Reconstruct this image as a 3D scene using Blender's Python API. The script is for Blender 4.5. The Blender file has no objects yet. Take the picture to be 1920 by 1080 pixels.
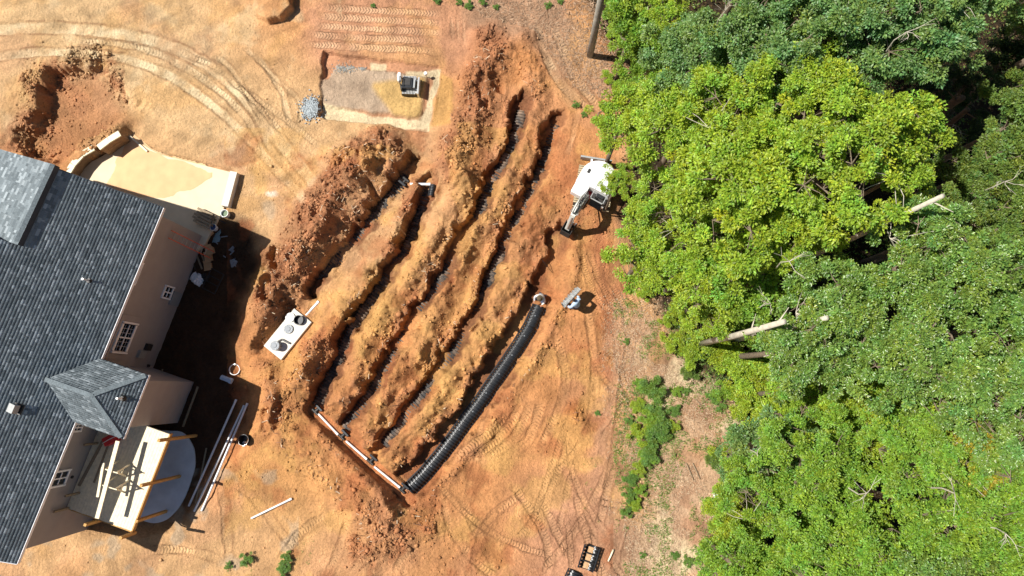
import bpy, math, random
import numpy as np
from mathutils import Vector, Matrix

# ------------------------------------------------------------------ camera, world, sun, exposure
scene = bpy.context.scene
COL = scene.collection
FPX = 1297.0          # focal length in pixels of the 1920 wide photograph
CAMH = 36.5           # metres above the ground
NADIR = (985.0, 735.0)
_zc = -np.array([(NADIR[0]-960)/FPX, -(NADIR[1]-540)/FPX, -1.0]); _zc /= np.linalg.norm(_zc)
_xc = np.array([1.0, 0, 0]) - _zc[0]*_zc; _xc /= np.linalg.norm(_xc)
_yc = np.cross(_zc, _xc)
RW = np.array([_xc, _yc, _zc])                    # world = RW @ camera vector
cam = bpy.data.cameras.new("camera"); cam.sensor_width = 36; cam.lens = 36*FPX/1920
cam.clip_start = 0.5; cam.clip_end = 2000
camo = bpy.data.objects.new("camera", cam); COL.objects.link(camo)
M4 = Matrix([list(RW[0])+[0], list(RW[1])+[0], list(RW[2])+[CAMH], [0, 0, 0, 1]])
camo.matrix_world = M4
scene.camera = camo

SUN_EL = math.radians(54.5); SUN_TRAVEL = math.radians(-9)      # light travels towards +x, a little towards -y
sdir = Vector((math.cos(SUN_TRAVEL)*math.cos(SUN_EL), math.sin(SUN_TRAVEL)*math.cos(SUN_EL), -math.sin(SUN_EL)))
sl = bpy.data.lights.new("sun", 'SUN'); sl.energy = 5.0; sl.angle = math.radians(0.5); sl.color = (1.0, 0.955, 0.89)
so = bpy.data.objects.new("sun", sl); COL.objects.link(so)
so.rotation_euler = sdir.to_track_quat('-Z', 'Y').to_euler()
w = bpy.data.worlds.new("World"); scene.world = w; w.use_nodes = True
nt = w.node_tree; nt.nodes.clear()
sky = nt.nodes.new('ShaderNodeTexSky'); sky.sky_type = 'NISHITA'; sky.sun_disc = False
sky.sun_elevation = SUN_EL
sky.sun_rotation = math.atan2(-sdir.x, -sdir.y)
bg = nt.nodes.new('ShaderNodeBackground'); bg.inputs[1].default_value = 0.05
ow = nt.nodes.new('ShaderNodeOutputWorld')
nt.links.new(sky.outputs[0], bg.inputs[0]); nt.links.new(bg.outputs[0], ow.inputs[0])
scene.view_settings.view_transform = 'Standard'; scene.view_settings.look = 'None'
scene.view_settings.exposure = 0.42; scene.view_settings.gamma = 1
scene.view_settings.use_curve_mapping = False
scene.cycles.max_bounces = 6; scene.cycles.diffuse_bounces = 2; scene.cycles.transmission_bounces = 4
scene.cycles.transparent_max_bounces = 4

rng = np.random.default_rng(7); random.seed(7)

# ------------------------------------------------------------------ geometry of the survey
def ray(u, v):
    d = RW @ np.array([(u-960)/FPX, -(v-540)/FPX, -1.0])
    return np.array([0, 0, CAMH]), d
def P(u, v, z=0.0):
    o, d = ray(u, v); k = (z-o[2])/d[2]
    p = o+d*k
    return Vector((p[0], p[1], z))
def hit(u, v, p0, n):
    o, d = ray(u, v); p0 = np.array(p0); n = np.array(n)
    k = np.dot(p0-o, n)/np.dot(d, n)
    return Vector(o+d*k)
def to_px(x, y, z=0.0):
    q = RW.T @ np.array([x, y, z-CAMH], dtype=object) if False else None
    dx, dy, dz = x, y, z-CAMH
    cx = RW[0, 0]*dx+RW[1, 0]*dy+RW[2, 0]*dz
    cy = RW[0, 1]*dx+RW[1, 1]*dy+RW[2, 1]*dz
    cz = RW[0, 2]*dx+RW[1, 2]*dy+RW[2, 2]*dz
    return 960+FPX*cx/(-cz), 540-FPX*cy/(-cz)
PXM = 35.6

# ------------------------------------------------------------------ materials
def srgb(c):
    out = []
    for x in c:
        x = x/255.0
        out.append(x/12.92 if x <= 0.04045 else ((x+0.055)/1.055)**2.4)
    return out
def mat(name, color, rough=0.7, metal=0.0, noise=0.12, scale=6.0, bump=0.0, bscale=40.0, spec=0.5, attr=None):
    m = bpy.data.materials.new(name); m.use_nodes = True
    n = m.node_tree.nodes; l = m.node_tree.links
    b = n['Principled BSDF']; b.inputs['Roughness'].default_value = rough; b.inputs['Metallic'].default_value = metal
    b.inputs['Specular IOR Level'].default_value = spec
    tc = n.new('ShaderNodeTexCoord')
    nz = n.new('ShaderNodeTexNoise'); nz.inputs['Scale'].default_value = scale; nz.inputs['Detail'].default_value = 6
    l.new(tc.outputs['Object'], nz.inputs['Vector'])
    mr = n.new('ShaderNodeMapRange'); mr.inputs[1].default_value = 0.3; mr.inputs[2].default_value = 0.7
    mr.inputs[3].default_value = 1-noise; mr.inputs[4].default_value = 1+noise
    l.new(nz.outputs['Fac'], mr.inputs[0])
    mx = n.new('ShaderNodeMix'); mx.data_type = 'RGBA'; mx.blend_type = 'MULTIPLY'; mx.inputs[0].default_value = 1
    if attr:
        at = n.new('ShaderNodeAttribute'); at.attribute_name = attr
        l.new(at.outputs['Color'], mx.inputs[6])
    else:
        mx.inputs[6].default_value = (*color, 1)
    cb = n.new('ShaderNodeCombineColor')
    for i in range(3): l.new(mr.outputs[0], cb.inputs[i])
    l.new(cb.outputs[0], mx.inputs[7]); l.new(mx.outputs[2], b.inputs['Base Color'])
    if bump:
        n2 = n.new('ShaderNodeTexNoise'); n2.inputs['Scale'].default_value = bscale; n2.inputs['Detail'].default_value = 5
        l.new(tc.outputs['Object'], n2.inputs['Vector'])
        bp = n.new('ShaderNodeBump'); bp.inputs['Strength'].default_value = bump; bp.inputs['Distance'].default_value = 0.03
        l.new(n2.outputs['Fac'], bp.inputs['Height']); l.new(bp.outputs[0], b.inputs['Normal'])
    return m

# ------------------------------------------------------------------ mesh builder
class MB:
    def __init__(s): s.v = []; s.f = []
    def add(s, vs, fs):
        o = len(s.v); s.v += [tuple(x) for x in vs]; s.f += [tuple(i+o for i in f) for f in fs]; return s
    def box(s, c, size, rot=None):
        hx, hy, hz = size[0]/2, size[1]/2, size[2]/2
        vs = [Vector((x*hx, y*hy, z*hz)) for x in (-1, 1) for y in (-1, 1) for z in (-1, 1)]
        if rot is not None: vs = [rot @ q for q in vs]
        c = Vector(c)
        return s.add([q+c for q in vs], [(0, 1, 3, 2), (4, 6, 7, 5), (0, 4, 5, 1), (2, 3, 7, 6), (0, 2, 6, 4), (1, 5, 7, 3)])
    def bar(s, p0, p1, w_, h_, up=(0, 0, 1)):
        p0 = Vector(p0); p1 = Vector(p1); d = (p1-p0); L = d.length; d.normalize()
        up = Vector(up); sd = d.cross(up)
        if sd.length < 1e-4: sd = d.cross(Vector((1, 0, 0)))
        sd.normalize(); up = sd.cross(d)
        rot = Matrix((d, sd, up)).transposed()
        return s.box((p0+p1)/2, (L, w_, h_), rot)
    def tube(s, pts, rad, n=8, cap=True):
        pts = [Vector(p) for p in pts]
        if not hasattr(rad, '__len__'): rad = [rad]*len(pts)
        o = len(s.v); prev = None
        for i, p in enumerate(pts):
            d = (pts[min(i+1, len(pts)-1)]-pts[max(i-1, 0)]).normalized()
            a = prev if prev is not None else (Vector((0, 0, 1)) if abs(d.z) < .9 else Vector((1, 0, 0)))
            sd = d.cross(a).normalized(); up = sd.cross(d); prev = up
            for k in range(n):
                t = 2*math.pi*k/n
                s.v.append(tuple(p+(sd*math.cos(t)+up*math.sin(t))*rad[i]))
        for i in range(len(pts)-1):
            for k in range(n):
                a = o+i*n+k; b = o+i*n+(k+1) % n
                s.f.append((a, b, b+n, a+n))
        if cap:
            s.f.append(tuple(o+k for k in range(n))[::-1]); e = o+(len(pts)-1)*n
            s.f.append(tuple(e+k for k in range(n)))
        return s
    def prism(s, poly, z0, z1):
        n = len(poly)
        vs = [(p[0], p[1], z0) for p in poly]+[(p[0], p[1], z1) for p in poly]
        fs = [tuple(range(n))[::-1], tuple(range(n, 2*n))]
        fs += [(i, (i+1) % n, n+(i+1) % n, n+i) for i in range(n)]
        return s.add(vs, fs)
    def disc(s, c, r0, r1, h, n=24, hole=0.0):        # turned ring: outer r0 (bottom) r1 (top), optional hole
        c = Vector(c); vs = []; fs = []
        prof = [(r0, 0), (r1, h)] + ([(hole, h), (hole, 0)] if hole else [])
        m = len(prof)
        for k in range(n):
            t = 2*math.pi*k/n
            for r, z in prof: vs.append(c+Vector((r*math.cos(t), r*math.sin(t), z)))
        for k in range(n):
            a = k*m; b = ((k+1) % n)*m
            for j in range(m-1 if not hole else m):
                j2 = (j+1) % m
                fs.append((a+j, b+j, b+j2, a+j2))
        if not hole:
            fs.append(tuple(k*m+1 for k in range(n))); fs.append(tuple(k*m for k in range(n))[::-1])
        return s.add(vs, fs)
    def lathe(s, c, prof, n=16):
        c = Vector(c); vs = []; fs = []; m = len(prof)
        for k in range(n):
            t = 2*math.pi*k/n
            for r, z in prof: vs.append(c+Vector((r*math.cos(t), r*math.sin(t), z)))
        for k in range(n):
            a = k*m; b = ((k+1) % n)*m
            for j in range(m-1): fs.append((a+j, b+j, b+j+1, a+j+1))
        return s.add(vs, fs)
    def build(s, name, m, parent=None, origin=None, smooth=False, bevel=0):
        me = bpy.data.meshes.new(name)
        o = Vector(origin) if origin is not None else Vector((0, 0, 0))
        me.from_pydata([tuple(Vector(q)-o) for q in s.v], [], s.f); me.update()
        if smooth: me.polygons.foreach_set('use_smooth', [True]*len(me.polygons))
        if m: me.materials.append(m)
        ob = bpy.data.objects.new(name, me); COL.objects.link(ob)
        if parent is not None: ob.parent = parent
        elif origin is not None: ob.location = o
        if bevel:
            bv = ob.modifiers.new('bevel', 'BEVEL'); bv.width = bevel; bv.segments = 2; bv.limit_method = 'ANGLE'
        return ob
def tag(o, label=None, cat=None, group=None, kind=None):
    if label: o['label'] = label
    if cat: o['category'] = cat
    if group: o['group'] = group
    if kind: o['kind'] = kind
    return o
def empty(name, loc, rz=0.0):
    o = bpy.data.objects.new(name, None); COL.objects.link(o); o.location = loc; o.rotation_euler = (0, 0, rz)
    o.empty_display_size = 0.3
    return o
def copy_tree(o, parent=None):
    c = o.copy(); COL.objects.link(c); c.parent = parent
    for ch in list(o.children): copy_tree(ch, c)
    return c
def np_mesh(name, V, F, m, parent=None, colors=None, floats=None, smooth=False):
    """V (n,3); F (m,k) equal sized faces; colors dict name->(n,3); floats dict name->(n,)"""
    me = bpy.data.meshes.new(name); k = F.shape[1]
    me.vertices.add(len(V)); me.vertices.foreach_set('co', np.ascontiguousarray(V, dtype=np.float32).ravel())
    me.loops.add(F.size); me.loops.foreach_set('vertex_index', np.ascontiguousarray(F, dtype=np.int32).ravel())
    me.polygons.add(len(F)); me.polygons.foreach_set('loop_start', np.arange(0, F.size, k, dtype=np.int32))
    me.polygons.foreach_set('loop_total', np.full(len(F), k, dtype=np.int32))
    if smooth: me.polygons.foreach_set('use_smooth', np.ones(len(F), dtype=bool))
    me.update(calc_edges=True)
    for nm, c in (colors or {}).items():
        a = me.color_attributes.new(nm, 'FLOAT_COLOR', 'POINT')
        a.data.foreach_set('color', np.concatenate([c, np.ones((len(c), 1))], 1).astype(np.float32).ravel())
    for nm, c in (floats or {}).items():
        a = me.attributes.new(nm, 'FLOAT', 'POINT'); a.data.foreach_set('value', c.astype(np.float32))
    if m: me.materials.append(m)
    ob = bpy.data.objects.new(name, me); COL.objects.link(ob)
    if parent is not None: ob.parent = parent
    return ob

# ------------------------------------------------------------------ noise
_L = rng.random((16, 256, 256))
def vnoise(x, y, cell, seed=0):
    x = x/cell+seed*37.3; y = y/cell+seed*17.7
    xi = np.floor(x).astype(np.int64); yi = np.floor(y).astype(np.int64)
    fx = x-xi; fy = y-yi; fx = fx*fx*(3-2*fx); fy = fy*fy*(3-2*fy)
    L = _L[seed % 16]; a = xi & 255; b = yi & 255; a1 = (xi+1) & 255; b1 = (yi+1) & 255
    return (L[a, b]*(1-fx)+L[a1, b]*fx)*(1-fy)+(L[a, b1]*(1-fx)+L[a1, b1]*fx)*fy
def fbm(x, y, cell, octv=4, seed=0, gain=0.5):
    t = 0; a = 1; s = 0
    ca, sa = math.cos(.6), math.sin(.6)
    for i in range(octv):
        t = t+a*(vnoise(x, y, cell, seed+i)-.5)*2; s += a; a *= gain; cell /= 2.03
        x, y = x*ca-y*sa, x*sa+y*ca
    return t/s
def billow(x, y, cell, octv=4, seed=0, gain=0.55):
    t = 0; a = 1; s = 0
    for i in range(octv):
        t = t+a*np.abs(vnoise(x, y, cell, seed+i)-.5)*2; s += a; a *= gain; cell /= 2.1
    return t/s
def sstep(a, b, x):
    t = np.clip((x-a)/(b-a), 0, 1); return t*t*(3-2*t)
def poly_dist(u, v, pts):
    """distance to an open polyline, arclength and signed side"""
    best = np.full(u.shape, 1e9); S = np.zeros(u.shape); SG = np.zeros(u.shape); acc = 0.0
    for (x0, y0), (x1, y1) in zip(pts[:-1], pts[1:]):
        dx, dy = x1-x0, y1-y0; L = math.hypot(dx, dy)
        t = np.clip(((u-x0)*dx+(v-y0)*dy)/(L*L), 0, 1)
        ex = u-(x0+t*dx); ey = v-(y0+t*dy); d = np.hypot(ex, ey)
        m = d < best
        best = np.where(m, d, best); S = np.where(m, acc+t*L, S); SG = np.where(m, np.sign(ex*dy-ey*dx), SG)
        acc += L
    return best, S, SG, acc
def sd_poly(u, v, pts):
    d, _, _, _ = poly_dist(u, v, list(pts)+[pts[0]])
    ins = np.zeros(u.shape, bool); n = len(pts)
    for i in range(n):
        x0, y0 = pts[i]; x1, y1 = pts[(i+1) % n]
        if y0 == y1: continue
        c = ((y0 > v) != (y1 > v)) & (u < (x1-x0)*(v-y0)/(y1-y0)+x0)
        ins ^= c
    return np.where(ins, -d, d)
def smooth_path(pts, step=12):
    """Catmull-Rom through the points, resampled"""
    out = []; p = [pts[0]]+list(pts)+[pts[-1]]
    for i in range(1, len(p)-2):
        a, b, c, d = [np.array(q, float) for q in p[i-1:i+3]]
        n = max(2, int(np.linalg.norm(c-b)/step))
        for k in range(n):
            t = k/n
            out.append(tuple(.5*((2*b)+(-a+c)*t+(2*a-5*b+4*c-d)*t*t+(-a+3*b-3*c+d)*t**3)))
    out.append(tuple(map(float, pts[-1])))
    return out
# ------------------------------------------------------------------ ground: one sheet, fine where the soil shows
def axis(lo, hi, step, far):
    a = list(np.arange(lo, hi+1e-6, step))
    for sgn in (-1, 1):
        p = a[0] if sgn < 0 else a[-1]; s = step; ext = []
        while abs(p) < far: s *= 1.35; p += sgn*s; ext.append(p)
        a = (ext[::-1]+a) if sgn < 0 else (a+ext)
    return a
xs = list(np.arange(-28.6, 11.6, 0.058)); ys = list(np.arange(-10.6, 22.0, 0.058))
def extend(a, far):
    s = 0.058; p = a[-1]
    while p < far: s = min(s*1.15, 60); p += s; a.append(p)
    s = 0.058; p = a[0]; pre = []
    while p > -far: s = min(s*1.15, 60); p -= s; pre.append(p)
    return np.array(pre[::-1]+a)
XS = extend(xs, 600); YS = extend(ys, 600)
GX, GY = np.meshgrid(XS, YS, indexing='ij')
U, V = to_px(GX, GY, 0.0)
far = (np.abs(GX) > 60) | (np.abs(GY) > 60)

TR = {
 'A': [(777,298),(758,333),(738,358),(700,406),(662,450),(632,486),(606,514),(588,546)],
 'B': [(808,342),(795,375),(782,410),(773,440),(750,480),(722,520),(695,560),(672,590),(652,625),(640,655),(628,685),(615,712),(600,742),(588,772)],
 'C': [(978,188),(972,225),(960,262),(946,295),(925,332),(908,365),(899,397),(880,430),(857,466),(838,500),(818,532),(800,562),(772,598),(757,630),(738,660),(720,690),(702,722),(676,760),(655,785),(642,808)],
 'D': [(1047,215),(1033,250),(1022,290),(1006,330),(990,367),(972,400),(953,434),(938,470),(922,507),(905,545),(893,580),(872,618),(850,655),(822,692),(803,724),(770,762),(742,800),(718,832),(698,860)],
 'E': [(1044,436),(1046,462),(1034,495),(1018,528),(1004,560),(996,588),(978,622),(958,656),(936,690),(914,722),(892,756),(860,798),(832,836),(792,884),(758,914)],
}
TR = {k: smooth_path(v) for k, v in TR.items()}
TW = {'A': 11.5, 'B': 11.5, 'C': 12, 'D': 11.5, 'E': 24}
MANI = [(586,768),(634,815),(690,866),(752,922),(768,940)]

n_big = fbm(GX, GY, 9, 3, 1); n_mid = fbm(GX, GY, 1.6, 4, 4); n_sm = fbm(GX, GY, 0.5, 4, 7); n_rag = fbm(GX, GY, .42, 3, 10)
lump = billow(GX, GY, 0.55, 5, 2, .62); lump2 = billow(GX, GY, 1.5, 3, 9, .5)
wu = U+fbm(GX, GY, 1.3, 4, 11)*16; wv = V+fbm(GX, GY, 1.3, 4, 3)*16      # ragged outlines

H = n_big*0.10+n_mid*0.035+n_sm*0.012
rough = np.zeros_like(H)          # how cloddy
def mound(pts, wd, h, r=1.0, flat=0.0, ragged=1.0):
    global H, rough
    d, _, _, _ = poly_dist(U+(wu-U)*ragged, V+(wv-V)*ragged, pts)
    m = 1-sstep(wd*flat, wd, d)
    H = H+m*h*1.18*(1+.75*n_mid+.35*n_rag); rough = np.maximum(rough, m*r)
    return m
mounds = {}
mounds['R0'] = mound([(715,285),(668,320),(625,380),(590,430),(545,500),(525,570)], 70, 0.85, 1.0, .15)
mound([(690,300),(640,300)], 45, .3, 1)
mounds['R1'] = mound([(800,360),(762,410),(728,470),(690,520),(655,570),(625,615),(600,660),(575,715),(555,760)], 36, 0.46, .35)
mound([(590,650),(565,700),(530,750)], 40, .3, .9)
mounds['R2'] = mound([(872,340),(845,400),(815,450),(785,500),(750,550),(720,590),(690,640),(668,690),(645,735),(610,770)], 38, 0.52, .4)
mounds['R3'] = mound([(995,240),(975,300),(945,360),(915,410),(885,460),(860,510),(835,560),(810,605),(785,650),(760,690),(730,740),(685,800)], 36, 0.52, .4)
mounds['R4'] = mound([(1010,385),(990,430),(965,490),(940,540),(915,600),(885,650),(850,700),(815,750),(780,800),(740,850)], 40, 0.47, .35)
mounds['R5'] = mound([(1085,440),(1062,540),(1030,620),(990,700),(940,770),(890,840),(830,910),(800,950)], 22, 0.16, .55)
mounds['TOP'] = mound([(925,90),(905,150),(890,210),(865,270),(850,310)], 62, 0.65, .95, .1)
mound([(985,70),(990,130),(1000,190)], 45, .35, .6)
mound([(530,560),(505,600),(480,640)], 30, .45, .9)
mound([(505,480),(500,540)], 34, .5, .8)
mound([(545,830),(600,880),(660,920),(720,965)], 55, .33, .6)
mound([(700,960),(740,1000),(690,1030)], 62, .30, .8, .1)
mound([(780,960),(810,985)], 40, .25, .9)
mound([(515,745),(540,800)], 42, .35, .9)
mound([(500,690),(515,760),(500,800)], 30, .3, .7)
mound([(1075,770),(1090,790)], 26, .22, .8)
rough = np.maximum(rough, .35*(1-sstep(0, 120, poly_dist(U, V, [(60,250),(110,180),(60,200)])[0])))
# cut bank at the upper left and the excavation of the patio
pit = sd_poly(wu, wv, [(40,272),(72,240),(84,208),(88,172),(112,152),(158,128),(196,116),(222,150),(262,190),(300,235),(330,275),(300,300),(240,262),(200,250),(150,300),(120,320),(60,300)])
H += 0.55*(1-sstep(0, 260, np.hypot(U-40, V-190)))+0.35*(1-sstep(60, 320, np.hypot(U-120, V-120)))
pm = 1-sstep(-14, 6, pit+n_rag*10)
pdepth = 0.72*(1-sstep(60, 250, np.hypot(U-60, V-210)))+.12
H -= pm*pdepth
rough = np.maximum(rough, 1.0*(1-sstep(8, 40, np.abs(pit)))*(U < 240)*(V < 290))
# steep lip of fill at the top edge of the frame
lip = sd_poly(wu*.35+U*.65, wv*.35+V*.65, [(470,-60),(545,-40),(548,8),(549,20),(540,28),(530,38),(505,44),(480,30)])
H += 0.62*(1-sstep(-1, 2, lip))*sstep(450, 520, U)
# machine pad with its footing trench
SQ = sd_poly(U+n_sm*7, V+n_sm*7, [(607,96),(826,124),(806,248),(596,218)])
INN = sd_poly(U+n_sm*6, V+n_sm*6, [(632,118),(800,142),(788,224),(604,196),(590,160)])
ring = (1-sstep(-3, 2, SQ))
H = H*(1-ring*.8)-ring*(0.40-.25*sstep(560, 830, U)-.0*V)
inn = ring*(1-sstep(-4, 3, INN)); H += inn*.20
rough = rough*(1-ring*.9)
# trenches
mask_tr = np.zeros_like(H); chfill = np.zeros_like(H)
for k, pts in TR.items():
    dd, S, SG, L = poly_dist(U+n_mid*3+n_rag*9, V+n_mid*3+n_rag*9, pts)
    wd = TW[k]*(1+.16*n_mid)
    if k == 'E': wd = wd*np.where(S < 110, .72, 1.0)
    side = dd*SG
    t = sstep(wd, wd+np.where(side > 0, 10, 4), dd)
    if k == 'E':
        fl = -0.62+.03*n_sm+0*side
        fl = np.where(S < 110, -0.45+.1*n_mid, fl)
    else:
        fl = -0.58+.17*n_mid+.10*lump+.34*sstep(3, wd, side)-.10*sstep(2, wd, -side)+.34*(vnoise(GX, GY, 1.9, 5)-.42)
    H = fl*(1-t)+H*t
    mask_tr = np.maximum(mask_tr, 1-t)
    lipb = sstep(-wd-24, -wd-8, side)*(side < 0)*t*(dd < 60)*(S > 8)*(S < L-4)
    rough = np.maximum(rough, lipb*.95); H += .10*lipb*(dd < 50)
    rough = rough*(t*.8+.2) if k == 'E' else rough*(.35+.65*t)
dm, _, _, _ = poly_dist(U+n_sm*4, V+n_sm*4, MANI)
t = sstep(11, 15, dm); H = np.where(t < 1, (-.36+.04*n_sm)*(1-t)+H*t, H); mask_tr = np.maximum(mask_tr, 1-t)
mound([(600,815),(650,862),(705,912),(745,955)], 16, .22, .9, 0, .4)
# small bites in the mounds
for (u0, v0, u1, v1, wd, dp) in [(505,560,522,470,9,.5),(700,345,712,378,6,.45),(500,502,520,482,10,.5),(560,590,545,570,12,.5),(522,790,530,760,10,.45),(498,770,500,800,8,.3),(930,150,940,180,7,.35),(905,165,912,210,8,.35)]:
    d, _, _, _ = poly_dist(wu, wv, [(u0, v0), (u1, v1)])
    H -= dp*(1-sstep(wd*.4, wd*1.4, d))
# tank pit, house side, patio
TANK = [(492.6,647.8),(528,676),(584,603),(552,578.6)]
sd = sd_poly(U, V, TANK); m = 1-sstep(-6, 3, sd); H = H*(1-m)-.4*m
m = (1-sstep(0, 22, sd)); H = H*(1-m*.7)+.0
m = 1-sstep(3, 14, poly_dist(U, V, [(486,648),(548,573)])[0]); H -= .35*m
sd = sd_poly(wu*.6+U*.4, wv*.6+V*.4, [(300,380),(420,400),(470,440),(478,500),(455,570),(440,650),(475,720),(478,800),(452,850),(400,940),(320,1000),(160,1010),(60,900),(100,600)])
m = 1-sstep(-22, 6, sd); H = H*(1-m*.8)-.42*m; rough = np.maximum(rough*(1-m*.5), .3*m)
PATIO = [(115,356),(148,327),(172,304),(192,291),(213,280),(243,258),(300,288),(434,322),(420,392),(386,452),(300,500),(150,420)]
sd = sd_poly(U, V, PATIO); m = 1-sstep(0, 7, sd); H = H*(1-m)-.16*m; rough = rough*(1-m)
m = (1-sstep(8, 46, poly_dist(U, V, [(90,376),(148,327),(172,304),(192,291),(213,280),(240,260)])[0]))*(sd_poly(U, V, [(80,384),(148,328),(172,305),(192,292),(213,281),(246,259),(300,288),(300,600),(100,600)]) > 3)
H = H*(1-m)+(.80+.05*n_mid)*m*(1-sstep(226, 252, U))+m*H*sstep(226, 252, U)
# wheel ruts: sweeping curves at the upper left and straight passes elsewhere
trk_s = np.zeros_like(H); trk_m = np.zeros_like(H); pale = np.zeros_like(H); dark = np.zeros_like(H)
def track(pts, wd, tread=1.0, depth=.035, palev=.5, pitch=.17, chev=.5, edge=1.0):
    global H, trk_s, trk_m, pale, dark
    pts = smooth_path(pts, 14)
    d, S, SG, L = poly_dist(U, V, pts)
    q = d+n_sm*3
    m = 1-sstep(wd*.75, wd, q); endm = sstep(2, 30, S)*sstep(2, 30, L-S); endm = np.where(d > 3*wd, 0, endm)
    m = m*endm*(.25+.75*sstep(-.3, .3, n_mid+.4*n_rag))
    H -= depth*m; H += edge*.03*endm*np.exp(-((q-wd*1.15)/(wd*.22))**2)
    sel = m > trk_m
    trk_s = np.where(sel, S/PXM/pitch+chev*np.abs(d)/wd, trk_s); trk_m = np.maximum(trk_m, m*tread)
    pale = np.maximum(pale, m*palev); dark = np.maximum(dark, .8*endm*np.exp(-((q-wd*1.1)/(wd*.16))**2)*(.3+.7*(vnoise(GX, GY, .9, 6) > .45)))
track([(-60,128),(60,112),(160,108),(250,118),(330,150),(400,200),(455,250),(520,320),(590,395)], 9, .2, .07, 1)
track([(-60,70),(80,62),(200,66),(300,82),(380,118),(440,165),(490,225),(515,290)], 12, .15, .07, 1)
track([(150,85),(260,92),(350,128),(420,178),(470,232),(500,285)], 7, .7, .05, .8)
track([(330,95),(400,125),(450,165),(490,205),(540,260)], 6, 1, .04, .5)
track([(395,100),(430,125),(470,190),(500,240)], 5, .5, .07, .8, edge=1.6)
track([(470,95),(500,130),(530,175),(545,240)], 6, .4, .07, .9, edge=1.6)
track([(455,85),(520,150),(560,190),(560,250)], 4, .4, .05, .7)
track([(500,235),(540,285),(590,345),(600,360)], 12, .2, .03, .9)
for i, y in enumerate((14, 31, 49, 66, 84)): track([(600-i*8,y-2),(690,y+5),(770,y+9),(835,y+14)], 7, 1.0, .02, .25, .16, .9, .4)
for x in (846, 857, 868): track([(x,20),(x+4,90)], 3, .5, .03, .2)
track([(828,125),(832,180),(828,240)], 14, .8, .03, .3, .2)
track([(1006,30),(1018,90),(1040,140),(1075,180),(1110,210)], 9, .9, .05, .4)
track([(1035,40),(1062,110),(1090,160),(1130,215)], 9, .9, .04, .4)
for k in range(5): track([(1085+k*18,455),(1098+k*20,510),(1125+k*20,565),(1165+k*12,600)], 6, .8, .02, .1, .12, .3, .3)
for k in range(4): track([(840+k*34,870-k*6),(900+k*30,825),(960+k*20,770-k*10)], 9, 1, .03, .25)
for pts in ([(610,1085),(640,1020),(655,960)], [(655,1085),(690,1030)], [(830,930),(850,1000),(900,1060),(940,1085)], [(860,920),(885,980),(915,1040),(935,1085)],
            [(885,1075),(900,1010),(930,960),(990,920)], [(955,900),(1010,980),(1030,1040),(1020,1085)], [(1010,930),(1050,1010),(1070,1050)], [(1100,560),(1115,700),(1105,800)],
            [(1040,620),(1060,700),(1050,760),(1010,850)], [(1170,560),(1180,640),(1170,700),(1150,860),(1120,1000)], [(1185,980),(1165,1080)], [(430,900),(470,930),(520,990),(560,1040)],
            [(400,880),(420,950),(430,1060)], [(250,1040),(330,1030),(420,1050)], [(520,1060),(560,1000),(620,960)], [(735,1085),(760,1040),(800,1010)]):
    track(pts, 8, .9, .035, .35)
track([(1060,300),(1075,250),(1085,200)], 6, .5, .03, .3)
# faint passes of machines all over the flat clay
_rr = np.random.default_rng(5)
for _k in range(34):
    u0, v0 = [(rr0.uniform(560, 1150), rr0.uniform(900, 1080)) for rr0 in (_rr,)][0] if _k % 3 == 0 else ((_rr.uniform(1060, 1190), _rr.uniform(600, 1000)) if _k % 3 == 1 else (_rr.uniform(20, 600), _rr.uniform(10, 300)))
    a0 = _rr.uniform(-.5, .5)+(1.5 if _k % 3 == 1 else (_rr.choice([1.2, -.8, 0]) if _k % 3 == 0 else .5)); L_ = _rr.uniform(120, 280); cu = _rr.uniform(-.004, .004); pp = []
    for _i in range(5):
        a1 = a0+cu*L_*_i/4; pp.append((u0, v0)); u0 += math.cos(a1)*L_/4; v0 += math.sin(a1)*L_/4
    if sd_poly(np.array([p_[0] for p_ in pp]), np.array([p_[1] for p_ in pp]), [(590,80),(830,100),(815,260),(590,230)]).min() < 10: continue
    if max(p_[0] for p_ in pp) > 640 and _k % 3 == 2: continue
    if min(p_[1] for p_ in pp) < 960 and _k % 3 == 0 and min(p_[0] for p_ in pp) < 800: continue
    if _k % 3 == 2 and (sd_poly(np.array([p_[0] for p_ in pp]), np.array([p_[1] for p_ in pp]), [(-60,140),(240,110),(470,300),(470,420),(-60,420)]).min() < 0): continue
    track(pp, _rr.uniform(5, 8), _rr.uniform(.3, .9), .018, .25, .16, _rr.uniform(.1, .6), .5)
str_r = fbm(GX*4.2, GY*.55, 1.0, 4, 2); str_l = fbm((GX*.5+GY*.25)*1.0, (GY*.9-GX*.45)*4.0, 1.0, 4, 6)
flat_ = (1-rough)*(1-mask_tr)
H += flat_*(.014*str_r*(U > 700)+.014*str_l*(U <= 700)*(V < 500))
# cloddy relief
lump3 = billow(GX, GY, .24, 3, 5, .6)
rough = np.maximum(rough, .30*sstep(.05, .4, fbm(GX, GY, 3.6, 4, 9))*(V > 330)*(SQ > 20)*(U < 1150)*(1-trk_m)*(1-mask_tr)*(sd_poly(U, V, [(0,300),(420,300),(500,440),(480,760),(380,1000),(0,1080)]) > 0))
H += rough*(0.34*(lump-.25)+.14*(lump2-.3)+.13*(lump3-.3))
H += 0.035*(lump-.28)*(1-rough)*(.4+.6*(fbm(GX, GY, 3, 2, 6) > 0))*(1-trk_m)
H = np.where(far, -.1, H)
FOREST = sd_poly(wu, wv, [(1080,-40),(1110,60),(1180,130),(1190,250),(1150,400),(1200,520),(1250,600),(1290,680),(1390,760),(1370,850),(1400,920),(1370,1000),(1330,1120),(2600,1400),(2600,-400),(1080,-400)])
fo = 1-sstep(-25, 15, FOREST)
H = H*(1-.5*fo)

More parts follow.
